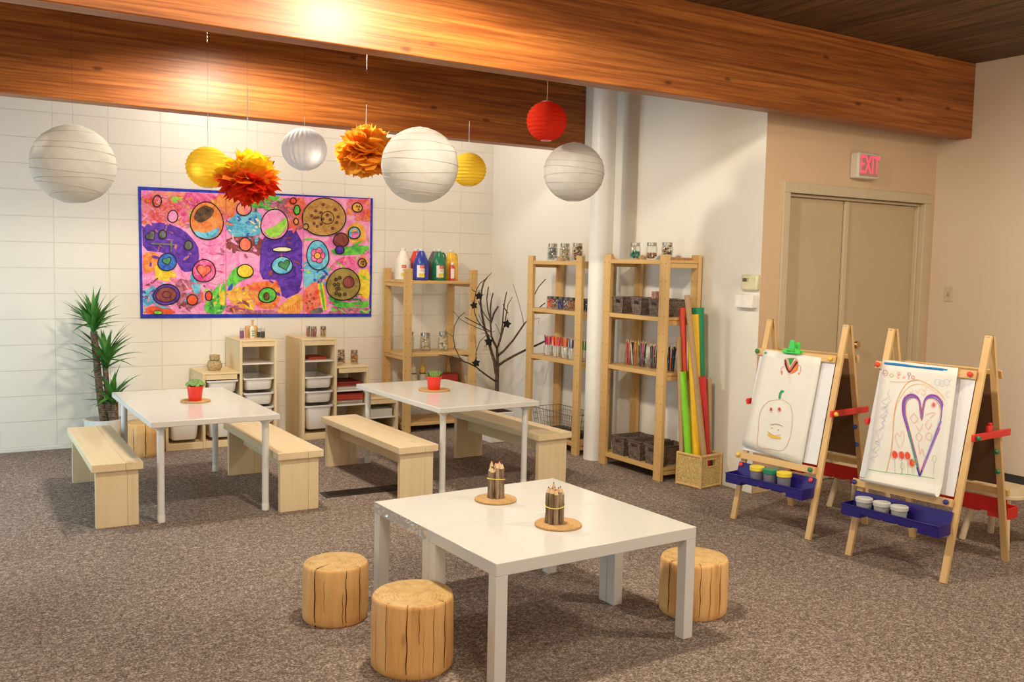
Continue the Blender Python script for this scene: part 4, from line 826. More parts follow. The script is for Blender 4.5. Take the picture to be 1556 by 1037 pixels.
# markers
def marker(label, grp, x, y, z, lean, h, cap):
    t = thing('marker', label, 'marker', (x, y, z), 0, grp); P0 = Vector((0, 0, 0)); P1 = Vector((lean[0], lean[1], h)); m_ = P0.lerp(P1, .55)
    MB().tube([P0, m_], .0050, 6).build('barrel', plain('marker_white', (.80, .78, .75), .4), t); MB().tube([m_, P1], [.0064, .0058], 6).build('cap', plain('cap_' + cap, CAPS[cap], .4), t)
CAPS = {'orange': (.85, .20, .04), 'purple': (.16, .03, .22), 'red': (.72, .03, .04), 'rust': (.42, .08, .03), 'blue': (.08, .22, .60), 'navy': (.03, .04, .14), 'green': (.07, .34, .04), 'pink': (.75, .10, .22), 'black': (.02, .02, .02)}
GD = 'open jars of markers on the third shelf'
for j, (y, word, caps) in enumerate([(6.855, 'leftmost', ['orange', 'orange', 'purple', 'purple', 'red', 'pink', 'red', 'purple']), (6.727, 'second', ['red', 'red', 'orange', 'red', 'orange', 'pink', 'red']), (6.600, 'third', ['orange', 'orange', 'rust', 'rust', 'orange', 'rust', 'orange']), (6.50, 'fourth', ['blue', 'navy', 'blue', 'navy', 'blue']), (6.33, 'rightmost', ['green', 'green', 'green', 'black', 'green', 'green', 'green'])]):
    jar('%s open jar of markers on the third shelf behind the column' % word, 4.60, y, Z1[2] + .0005, .041, .098, GD, open_=True); rn = random.Random(90 + j)
    for i, c in enumerate(caps):
        a = 2 * PI * i / len(caps) + .3; q = .017; marker('%s capped marker standing in the %s marker jar' % (c, word), 'markers in the %s jar' % word, 4.60 + q * math.cos(a), y + q * math.sin(a), Z1[2] + .004, (rn.uniform(.0, .016) * math.cos(a), .022 * math.sin(a) + rn.uniform(-.008, .008)), rn.uniform(.160, .175), c)
def cpencil(label, grp, x, y, z, lean, h, col):
    g = MB(); P1 = Vector((lean[0], lean[1], h)); a = P1 * .9; g.tube([(0, 0, 0), a], .0046, 6, 0); g.tube([a, P1], [.0044, .0007], 6, 1); o = g.build('coloured_pencil', [plain('pencil_' + col, PCOL[col], .4), TWIGW]); o.location = (x, y, z); tag(o, label, 'pencil', grp)
PCOL = {'red': (.55, .04, .03), 'dark red': (.24, .03, .03), 'orange': (.78, .22, .04), 'green': (.04, .22, .07), 'dark green': (.02, .09, .04), 'black': (.015, .015, .018), 'navy': (.02, .03, .11), 'pink': (.70, .08, .22), 'white': (.78, .76, .72), 'purple': (.15, .04, .2)}
for j, (y, word, cols) in enumerate([(5.799, 'leftmost', ['dark red'] * 4 + ['red'] * 4 + ['black'] * 2), (5.730, 'second', ['orange', 'white', 'orange']), (5.640, 'third', ['orange', 'dark red', 'dark green', 'green', 'dark green', 'purple', 'pink', 'black', 'navy']), (5.585, 'nearly empty fourth', []), (5.500, 'fifth', ['pink', 'white', 'black', 'black', 'black', 'dark red', 'black', 'navy', 'black']), (5.305, 'sixth', ['black', 'navy', 'black', 'red', 'black', 'black', 'orange', 'navy', 'black', 'navy']), (5.245, 'rightmost empty', [])]):
    jar('%s slim open glass jar on the pencil shelf near the door' % word, 4.66, y, Z2[2] + .0005,   .036, .115, 'open jars of coloured pencils', open_=True); rn = random.Random(140 + j)
    for i, c in enumerate(cols):
        a = 2 * PI * i / len(cols); q = .018; cpencil('%s coloured pencil standing in the %s pencil jar' % (c, word), 'coloured pencils in the %s jar' % word, 4.66 + q * math.cos(a), y + q * math.sin(a), Z2[2] + .004, (.010 * math.cos(a) + rn.uniform(-.005, .005), .014 * math.sin(a) + rn.uniform(-.01, .01)), rn.uniform(.178, .200), c)
# dark woven baskets
def weave(name, c1, c2, bw_=.030, rh=.011, ms=.0016):
    m, nt, out = newmat(name); b = bsdf(nt, out, .8, .2); tc = N(nt, 'ShaderNodeTexCoord'); sp = N(nt, 'ShaderNodeSeparateXYZ'); nt.links.new(tc.outputs['Object'], sp.inputs[0])
    ax = N(nt, 'ShaderNodeMath', operation='ADD'); nt.links.new(sp.outputs[0], ax.inputs[0]); nt.links.new(sp.outputs[1], ax.inputs[1]); cb = N(nt, 'ShaderNodeCombineXYZ'); nt.links.new(ax.outputs[0], cb.inputs[0]); nt.links.new(sp.outputs[2], cb.inputs[1])
    br = N(nt, 'ShaderNodeTexBrick'); br.offset = .5
    for k, v_ in (('Scale', 1), ('Mortar Size', ms), ('Mortar Smooth', .3), ('Brick Width', bw_), ('Row Height', rh)): br.inputs[k].default_value = v_
    br.inputs['Color1'].default_value = (*c1, 1); br.inputs['Color2'].default_value = (*c2, 1); br.inputs['Mortar'].default_value = (.02, .015, .012, 1); nt.links.new(cb.outputs[0], br.inputs['Vector'])
    n1 = noise(nt, tc.outputs['Object'], 90, 3); nt.links.new(mixc(nt, .5, br.outputs['Color'], ramp(nt, n1, [(.3, tuple(c * .5 for c in c1)), (.7, tuple(min(1, c * 1.5) for c in c2))])), b.inputs['Base Color'])
    iv = N(nt, 'ShaderNodeMath', operation='MULTIPLY'); iv.inputs[1].default_value = -1; nt.links.new(br.outputs['Fac'], iv.inputs[0]); bump(nt, b, iv.outputs[0], .8, .006); return m
DKW = weave('dark_weave', (.095, .070, .058), (.25, .185, .155)); DKIN = plain('dark_weave_inside', (.035, .027, .023), .9, .1)
def tote(label, x0, y, z, w, l, h, grp, taper=.86):
    # open basket, narrow end facing -X with a cut out handle
    t = thing('woven_basket', label, 'basket', (x0 + l / 2, y, z), 0, grp); g = MB(); hw, hl = w / 2, l / 2; T = .008; bw, bl = hw * taper, hl * .93
    def side(a0, a1, b0, b1, n_, hole=False):  # bottom edge a0-a1, top edge b0-b1, inward normal n_
        a0, a1, b0, b1, n_ = map(Vector, (a0, a1, b0, b1, n_)); P_ = lambda u, v_: (a0.lerp(a1, u)).lerp(b0.lerp(b1, u), v_)
        cells = [(0, 1, 0, 1)] if not hole else [(0, 1, 0, .66), (0, .28, .66, .88), (.72, 1, .66, .88), (0, 1, .88, 1)]
        for u0, u1, v0, v1 in cells:
            f = [P_(u0, v0), P_(u1, v0), P_(u1, v1), P_(u0, v1)]; g.hexa(f, [p + n_ * T for p in f])
    A = [(-bl, -bw, 0), (bl, -bw, 0), (bl, bw, 0), (-bl, bw, 0)]; B = [(-hl, -hw, h), (hl, -hw, h), (hl, hw, h), (-hl, hw, h)]
    side(A[0], A[1], B[0], B[1], (0, 1, 0)); side(A[2], A[3], B[2], B[3], (0, -1, 0)); side(A[3], A[0], B[3], B[0], (1, 0, 0), True); side(A[1], A[2], B[1], B[2], (-1, 0, 0), True)
    g.box(-bl, bl, -bw, bw, 0, .006); g.build('basket_body', DKW, t, 0, False)
    r_ = MB(); r_.tube([(-hl, -hw, h), (hl, -hw, h), (hl, hw, h), (-hl, hw, h), (-hl, -hw, h)], .006, 6); r_.build('rim', DKW, t)
GE = 'dark woven baskets on the near shelf'
for y, lab in ((5.80, 'dark woven basket at the left on the second shelf, near unit'), (5.575, 'dark woven basket in the middle on the second shelf, near unit'), (5.372, 'dark woven basket behind the front post, second shelf, near unit')): tote(lab, 4.53, y, Z2[1] + .001, .135, .28, .122, GE, .80)
bx = MB().box(-.03, .03, -.02, .02, 0, .11).build('crayon_box', plain('crayon_box_card', (.42, .22, .18), .6, .3, 0, .5, 70)); bx.location = (4.74, 5.44, Z2[1] + .008); bx.rotation_euler = (0, 0, .3); tag(bx, 'small patterned box sticking up from the middle dark basket', 'box')
bx.location = (4.72, 5.575, Z2[1] + .0075); bx.scale = (1, 1, 1.55)
for y, lab in ((5.745, 'dark woven basket at the left on the bottom shelf, near unit'), (5.548, 'dark woven basket in the middle on the bottom shelf, near unit'), (5.345, 'dark woven basket behind the front post, bottom shelf, near unit')): tote(lab, 4.53, y, Z2[3] + .001, .165, .29, .142, GE, .84)
# wire basket on the far shelf bottom
wbk = thing('wire_basket', 'grey wire basket on the bottom shelf behind the column', 'basket', (4.665, 6.66, Z1[3] + .001)); g = MB(); WIRE = plain('wire_grey', (.30, .27, .24), .4, .5, .8)
def wq(u, v_): k = .86 + .14 * v_; return (.145 * k, .30 * k, .21 * v_)
for v_ in (0, .25, .5, .75, 1):
    a, b2, z = wq(0, v_); rr = .0035 if v_ == 1 else .0018; g.tube([(-a, -b2, z + .003), (a, -b2, z + .003), (a, b2, z + .003), (-a, b2, z + .003), (-a, -b2, z + .003)], rr, 5)
for i in range(-9, 10):
    for s in (-1, 1): a0, b0, _ = wq(0, 0); a1, b1, z1 = wq(0, 1); g.tube([(s * a0, b0 * i / 9, .003), (s * a1, b1 * i / 9, z1)], .0016, 5)
    a0, b0, _ = wq(0, 0); g.tube([(-a0, b0 * i / 9, .003), (a0, b0 * i / 9, .003)], .0016, 5)
for i in range(-4, 5):
    for s in (-1, 1): a0, b0, _ = wq(0, 0); a1, b1, z1 = wq(0, 1); g.tube([(a0 * i / 4, s * b0, .003), (a1 * i / 4, s * b1, z1)], .0016, 5)
g.build('wire_mesh', WIRE, wbk)
o = MB().box(-.10, .10, -.20, .20, 0, .045).build('folded_cloth', plain('cloth_dark', (.09, .075, .065), .9, .1, 0, .3, 40), None, .015); o.location = (4.665, 6.62, Z1[3] + .0075); tag(o, 'dark folded cloth lying in the wire basket', 'cloth')
# big paint jugs
def jug(label, px, Y, col, mat=None, handle=True, s=1.0, ang=-.5, lab=True):
    x = atY(px, 400, Y).x; t = thing('paint_jug', label, 'bottle', (x, Y, ZP[0] + .001), 0, 'gallon paint jugs'); r = .073
    g = MB(); g.lathe([(r * .9, 0), (r, .010), (r, .150), (r * .97, .165), (.030, .262), (.022, .268), (.022, .276)], 28); g.build('jug_body', mat, t)
    MB().lathe([(.022, .272), (.023, .274), (.023, .292), (.020, .294)], 20).build('cap', WHITE_PL, t)
    if handle: MB().tube([(.026, -.0, .255), (.050, -.0, .256), (.066, -.0, .235), (.069, -.0, .19), (.068, -.0, .165)], .009, 8).build('handle', mat, t)
    if lab:
        g = MB(); a0, a1, n = -PI / 2 + ang - .48, -PI / 2 + ang + .48, 10
        def q(a, z): return ((r + .0012) * math.cos(a), (r + .0012) * math.sin(a), z)
        def pch(u0, u1, z0, z1, k, e=0): 
            A = [a0 + (a1 - a0) * (u0 + (u1 - u0) * i / n) for i in range(n + 1)]; rr = 1 + e * .004
            g.add([(q(a, z0)[0] * rr, q(a, z0)[1] * rr, z0) for a in A] + [(q(a, z1)[0] * rr, q(a, z1)[1] * rr, z1) for a in A], [(i, i + 1, n + 2 + i, n + 1 + i) for i in range(n)], k)
        pch(0, 1, .028, .140, 0); pch(.40, 1, .110, .139, 1, 1); pch(.3, 1, .032, .068, 2, 1); pch(.5, .92, .094, .098, 3, 1); pch(.5, .92, .084, .087, 3, 1); pch(.52, .62, .116, .132, 4, 2); pch(.72, .8, .118, .134, 4, 2)
        g.build('label_sticker', [plain('label_white', (.82, .78, .74), .5), plain('label_red', (.72, .06, .03), .5), plain('label_yellow', (.75, .58, .05), .5), plain('label_text', (.35, .08, .06), .5), plain('label_dark', (.85, .45, .3), .5)], t)
CREAM = plain('jug_cream', (.78, .72, .58), .35)
jug('white paint jug at the left end of the paint shelf', 612.5, 8.0, None, CREAM, False); jug('blue paint jug standing in front of the red one', 640, 7.92, None, plain('jug_blue', (.025, .045, .32), .3), False)
jug('red paint jug mostly hidden behind the blue jug', 632, 8.10, None, plain('jug_red', (.62, .06, .03), .3), False, lab=False); jug('green paint jug with a handle, centre right of the paint shelf', 666.5, 7.95, None, plain('jug_green', (.012, .17, .085), .3), True, ang=-.25)
jug('dark grey paint jug mostly hidden behind the green jug', 660, 8.13, None, plain('jug_grey', (.10, .10, .12), .3), False, lab=False); jug('yellow paint jug at the right end of the paint shelf', 685, 8.08, None, plain('jug_yellow', (.78, .48, .03), .3), True, lab=False)
x = atY(684.5, 400, 7.93).x; t = thing('paint_bottle', 'small red paint bottle standing in front of the yellow jug', 'bottle', (x + .004, 7.90, ZP[0] + .001)); MB().lathe([(.026, 0), (.029, .006), (.029, .12), (.016, .148), (.012, .15)], 20).build('bottle_body', plain('jug_pinkred', (.62, .07, .07), .3), t); MB().lathe([(.014, .148), (.014, .172), (.010, .175)], 16).build('cap', WHITE_PL, t)
g = MB(); n = 8; A = [-PI / 2 - .9 + 1.2 * i / n for i in range(n + 1)]; g.add([(.0296 * math.cos(a), .0296 * math.sin(a), z) for z in (.022, .112) for a in A], [(i, i + 1, n + 2 + i, n + 1 + i) for i in range(n)]); g.build('label_sticker', plain('label_white', (.82, .78, .74), .5), t)
GF = 'lidded jars on the middle paint shelf'
for px, Y, lab, seed in ((621, 8.05, 'jar of shells beside the front left post, middle paint shelf', 61), (646, 8.02, 'tall jar of cream shells in the middle of the middle paint shelf', 62), (673.5, 7.98, 'jar of pale shells at the right on the middle paint shelf', 63)):
    x = atY(px, 530, Y).x; filled(lab, x, Y, ZP[1] + .001, .050, .180 if seed != 62 else .17, GF, 'seashells', 'shells inside the ' + lab, 'shells', .72, [(.66, .55, .38), (.55, .40, .25), (.75, .68, .55)], 80, .017, seed)
# low paint shelf things seen over the table top
for px, lab, mat in ((628, 'white glue bottle, left of two, below the middle paint shelf', CREAM), (642, 'yellow capped glue bottle, right of two, below the middle paint shelf', plain('glue_yellow', (.80, .50, .08), .4))):
    x = atY(px, 580, 8.05).x; t = thing('glue_bottle', lab, 'bottle', (x, 8.05, ZP[3] + .001), 0, 'glue bottles'); MB().lathe([(.036, 0), (.038, .006), (.038, .075), (.034, .085), (.030, .088)], 20).build('bottle_body', CREAM, t); MB().lathe([(.031, .087), (.031, .097), (.026, .099)], 16).build('collar', plain('collar_brown', (.16, .06, .03), .5), t); MB().lathe([(.029, .099), (.027, .155), (.008, .175), (.004, .265 if px == 642 else .185)], 16).build('nozzle', mat, t)
rb = MB().box(-.10, .09, -.10, .10, 0, .085).build('red_box', plain('box_red', (.36, .025, .02), .45), None, .01); rb.location = (4.20, 8.02, ZP[3] + .001); tag(rb, 'dark red box below the middle paint shelf, just right of the succulent pot', 'box')
wp = MB(); wp.hexa([(-.008, -.12, 0), (.008, -.12, 0), (.008, .12, 0), (-.008, .12, 0)], [(-.050, -.12, .235), (-.034, -.12, .235), (-.034, .12, .235), (-.050, .12, .235)]); o = wp.build('leaning_board', plain('board_brown', (.36, .20, .10), .6)); o.location = (4.345, 8.02, ZP[3] + .001); tag(o, 'brown board leaning beside the dark red box below the middle paint shelf', 'board')
# on the stepped storage units
LXc = lambda px, Y: atY(px, 520, Y).x
t = thing('lidded_basket', 'round woven lidded basket on the left storage unit, lower of two', 'basket', (LXc(325.8, 8.03), 8.03, .623)); RATT = weave('rattan_fine', (.60, .40, .18), (.74, .53, .27), .014, .008)
MB().lathe([(.045, 0), (.060, .02), (.063, .045), (.052, .072)], 28).build('basket_body', RATT, t); MB().lathe([(.054, .072), (.050, .080), (.0, .084)], 28).build('lid', RATT, t)
t = thing('lidded_basket', 'smaller round woven basket stacked on the other lidded basket', 'basket', (LXc(326, 8.03), 8.03, .708)); MB().lathe([(.038, 0), (.044, .012), (.044, .026), (.038, .036)], 24).build('basket_body', RATT, t); MB().lathe([(.043, .036), (.042, .044), (.0, .050)], 24).build('lid', RATT, t)
zt = .888
def simple_jar(label, px, Y, r, h, lid, fillm, fh, name):
    x = LXc(px, Y); t = jar(label, x, Y, zt, r, h, 'small jars on the tall left unit', lid); o = MB().lathe([(r * .86, 0), (r * .88, .003), (r * .88, h * fh)], 18).build(name, fillm); o.location = (x, Y, zt + .003); tag(o, name.replace('_', ' ') + ' inside the ' + label, 'powder', None, 'stuff')
CLR = glassy('clear_lid', (.9, .9, .9), .25, .25)
simple_jar('little clear jar of purple glitter at the left on the tall unit', 367.5, 8.02, .019, .088, CLR, plain('glitter_purple', (.30, .05, .22), .5, .5, 0, .3, 200), .68, 'purple_glitter'); simple_jar('little clear jar, left of two dark ones, on the tall left unit', 393.5, 8.06, .016, .080, CLR, plain('glitter_teal', (.07, .09, .08), .5), .55, 'teal_glitter'); simple_jar('little clear jar, right of two dark ones, on the tall left unit', 399.5, 8.0, .018, .088, CLR, plain('glitter_black', (.03, .028, .03), .5), .60, 'black_glitter')
x = LXc(376.5, 8.08); t = thing('small_bottle', 'tan flat bottle behind the cream bottle on the tall left unit', 'bottle', (x, 8.08, zt)); MB().lathe([(.020, 0), (.026, .05), (.027, .085), (.020, .098), (.018, .10)], 20).build('bottle_body', plain('bottle_tan', (.62, .32, .12), .4), t)
x = LXc(389, 8.07); t = thing('small_bottle', 'tan bottle just right of the cream bottle on the tall left unit', 'bottle', (x, 8.10, zt)); MB().lathe([(.018, 0), (.024, .05), (.024, .085), (.018, .098), (.016, .10)], 20).build('bottle_body', plain('bottle_tan', (.62, .32, .12), .4), t)
x = LXc(383.5, 8.0); t = thing('small_bottle', 'cream long necked bottle with a green pattern on the tall left unit', 'bottle', (x, 8.0, zt)); MB().lathe([(.020, 0), (.022, .006), (.024, .09), (.012, .102), (.011, .106)], 20).build('bottle_body', plain('bottle_cream', (.74, .66, .46), .4, .4, 0, .35, 60), t); MB().lathe([(.0105, .104), (.0095, .146), (.012, .148), (.012, .156)], 14).build('neck', plain('bottle_neck', (.60, .38, .14), .4), t)
g = MB()
for k in range(9): a = -PI / 2 - .3 + (k % 3) * .3; z = .025 + (k // 3) * .018; g.blob((.0232 * math.cos(a), .0232 * math.sin(a), z), .005, 0, (1, .3, 1.2))
g.build('green_pattern', plain('pattern_green', (.10, .28, .16), .5), t)
zr = .886
for px, Y, cs, lab in ((468.5, 8.08, [(.45, .3, .2), (.2, .35, .15), (.6, .1, .1)], 'slim jar, leftmost of three on the tall right unit'), (476.5, 8.02, [(.40, .10, .08), (.55, .2, .15), (.3, .08, .12)], 'jar of reddish sticks, middle of three on the tall right unit'), (491, 8.04, [(.35, .35, .12), (.5, .2, .12), (.6, .5, .3)], 'jar of mixed sticks, rightmost of three on the tall right unit')):
    x = LXc(px, Y); jar(lab, x, Y, zr, .020 if px < 470 else .029, .09, 'small jars on the tall right unit', METAL); rn = random.Random(int(px)); mats = [plain('stick_%.2f_%.2f_%.2f' % c, c, .5) for c in cs]; g = MB(); rr = .012 if px < 470 else .019
    for i in range(16): a = i * .39; q = rr * (1 if i % 3 else .4); g.tube([(q * math.cos(a), q * math.sin(a), 0), (q * math.cos(a + rn.uniform(-.5, .5)), q * math.sin(a + rn.uniform(-.5, .5)), .068)], .004, 5, i % len(mats))
    o = g.build('crayon_sticks', mats); o.location = (x, Y, zr + .004); tag(o, 'small sticks packed in the ' + lab, 'sticks', None, 'stuff')
for px, Y, cs, lab, nm in ((518.5, 8.06, [(.10, .10, .10), (.5, .2, .1), (.2, .3, .3), (.6, .55, .45)], 'jar of dark mixed pieces on the middle step of the right unit', 'mixed_pieces'), (538.5, 8.0, [(.60, .33, .12), (.70, .46, .22), (.5, .2, .1)], 'jar of tan pieces on the middle step of the right unit', 'tan_pieces')):
    x = LXc(px, Y); filled(lab, x, Y, .634, .036, .125, 'jars on the middle step', nm, nm.replace('_', ' ') + ' inside a jar on the middle step', 'pieces', .74, cs, 70, .011, int(px))
def papers(name, label, cat, x0, x1, y0, y1, z0, h, mat, n=1, grp=None):
    o = MB(); rn = random.Random(int(x0 * 100 + z0 * 1000))
    for i in range(n): d = rn.uniform(-.006, .006); o.box(x0 + d, x1 + d, y0 + d, y1 + d, z0 + h * i / n, z0 + h * (i + .92) / n)
    return tag(o.build(name, mat, None, .0015), label, cat, grp)
REDP = plain('paper_red', (.55, .06, .035), .7); DRED = plain('felt_dark_red', (.30, .03, .025), .9)
c1x = RX + .303 + .015; c2x = RX + .606 + .018
papers('red_paper_pile', 'small red paper pile on the tray shelf of the tall right unit', 'paper', RX + .09, RX + .25, 7.93, 8.15, .6925, .022, REDP, 4)
papers('paper_pile', 'white paper pile on the upper tray of the middle column', 'paper', c1x + .02, c1x + .26, 7.90, 8.2, .4185, .030, PAPER, 5); papers('red_felt_pile', 'dark red felt lying on the white pile, upper tray, middle column', 'felt', c1x + .015, c1x + .262, 7.89, 8.2, .4500, .035, DRED, 3)
papers('paper_pile', 'grey paper pile on the lower tray of the middle column', 'paper', c1x + .01, c1x + .262, 7.88, 8.2, .2885, .035, plain('paper_grey', (.50, .44, .36), .8), 5); papers('red_felt_pile', 'red felt pile on the lower tray of the middle column', 'felt', c1x + .008, c1x + .262, 7.87, 8.2, .3250, .055, REDP, 5)
papers('paper_ream', 'thick white paper stack on the tray of the lowest column', 'paper', c2x + .01, c2x + .24, 7.87, 8.2, .1555, .070, PAPER, 6)

# ================================================================== BASKET OF PAPER ROLLS
rbz = .15; RATN = weave('rattan_honey', (.80, .47, .16), (.90, .60, .25), .009, .012, .0011); RATF = plain('rattan_frame', (.66, .43, .17), .45, .4, 0, .1)
ex = Vector((math.cos(.15), math.sin(.15), 0)); ey = Vector((-math.sin(.15), math.cos(.15), 0)); cor = Vector((4.61, 4.89, 0)); bw, bd = .24, .23; bc = cor + ex * bw / 2 + ey * bd / 2
t = thing('rattan_basket', 'honey coloured rattan basket on the floor holding the paper rolls', 'basket', bc, rbz); hw, hd, h = bw / 2 - .008, bd / 2 - .008, .235
g = MB(); T = .006
def wv(x0, x1, y0, y1, z0, z1): g.box(x0, x1, y0, y1, z0, z1)
for s in (-1, 1):
    ya, yb_ = (s * hd - T / 2, s * hd + T / 2)
    wv(-hw, hw, ya, yb_, .012, .15); wv(-hw, -.045, ya, yb_, .15, .205); wv(.045, hw, ya, yb_, .15, .205); wv(-hw, hw, ya, yb_, .205, .228)
    xa, xb = s * hw - T / 2, s * hw + T / 2; wv(xa, xb, -hd, hd, .012, .228)
wv(-hw, hw, -hd, hd, .008, .014); g.build('woven_panels', RATN, t, 0, False)
g = MB()
for sx in (-1, 1):
    for sy in (-1, 1): g.tube([(sx * hw, sy * hd, .002), (sx * hw, sy * hd, .236)], .0105, 10)
for z in (.012, .232):
    g.tube([(-hw, -hd, z), (hw, -hd, z)], .0105, 10); g.tube([(-hw, hd, z), (hw, hd, z)], .0105, 10); g.tube([(-hw, -hd, z), (-hw, hd, z)], .0105, 10); g.tube([(hw, -hd, z), (hw, hd, z)], .0105, 10)
g.tube([(-.05, -hd - .003, .152), (-.05, -hd - .003, .204), (.05, -hd - .003, .204), (.05, -hd - .003, .152), (-.05, -hd - .003, .152)], .005, 6); g.build('frame', RATF, t)
KRAFT = plain('kraft', (.46, .30, .16), .75, .2, 0, .05)
def roll(label, u0, v0, pxt, pyt, Yt, r0, r1, mat):
    b0 = bc + ex * u0 + ey * v0 + Vector((0, 0, .018)); tpn = atY(pxt, pyt, Yt); o = MB(); ax = tpn - b0; o_ = MB()
    e1 = ax.normalized().cross(Vector((0, 1, 0))).normalized(); e2 = ax.normalized().cross(e1); n = 20; vs = []
    for s, rr in ((0, r0), (1, r1), (1, r1 * .82), (.97, r1 * .80)):
        for k in range(n): a = 2 * PI * k / n; vs.append(ax * s + (e1 * math.cos(a) + e2 * math.sin(a)) * rr)
    o_.add(vs, [(i * n + k, i * n + (k + 1) % n, (i + 1) * n + (k + 1) % n, (i + 1) * n + k) for i in range(3) for k in range(n)] + [tuple(range(n)), tuple(3 * n + k for k in range(n))]); ob = o_.build('paper_roll', mat); ob.location = b0
    tag(ob, label, 'roll', 'paper rolls in the rattan basket')
roll('short kraft cardboard tube at the left edge of the rattan basket', -.088, .075, 1031.5, 512, 5.165, .017, .018, KRAFT)
roll('short lime green paper roll at the left in the rattan basket', -.072, .018, 1037.5, 565, 5.13, .024, .026, plain('roll_lime', (.22, .62, .02), .6))
roll('wide yellow paper roll in the middle of the rattan basket', -.008, .0, 1053, 478, 5.11, .038, .042, plain('roll_yellow', (.88, .52, .02), .6))
roll('tall kraft cardboard tube leaning in front of the yellow roll', .012, -.070, 1044, 449, 5.03, .021, .020, KRAFT)
roll('tall red paper roll standing behind the yellow roll', -.032, .078, 1037, 468, 5.185, .018, .023, plain('roll_red', (.66, .06, .03), .6))
roll('short red paper roll to the right of the yellow roll', .052, -.052, 1067.5, 573, 5.01, .022, .025, plain('roll_scarlet', (.62, .03, .03), .6))
roll('short kraft cardboard tube at the right edge of the rattan basket', .090, -.030, 1077.5, 575, 5.02, .017, .019, KRAFT)
roll('tall dark green paper roll flaring at the back of the basket', .062, .046, 1060, 468, 5.12, .052, .046, plain('roll_green', (.01, .24, .09), .6))
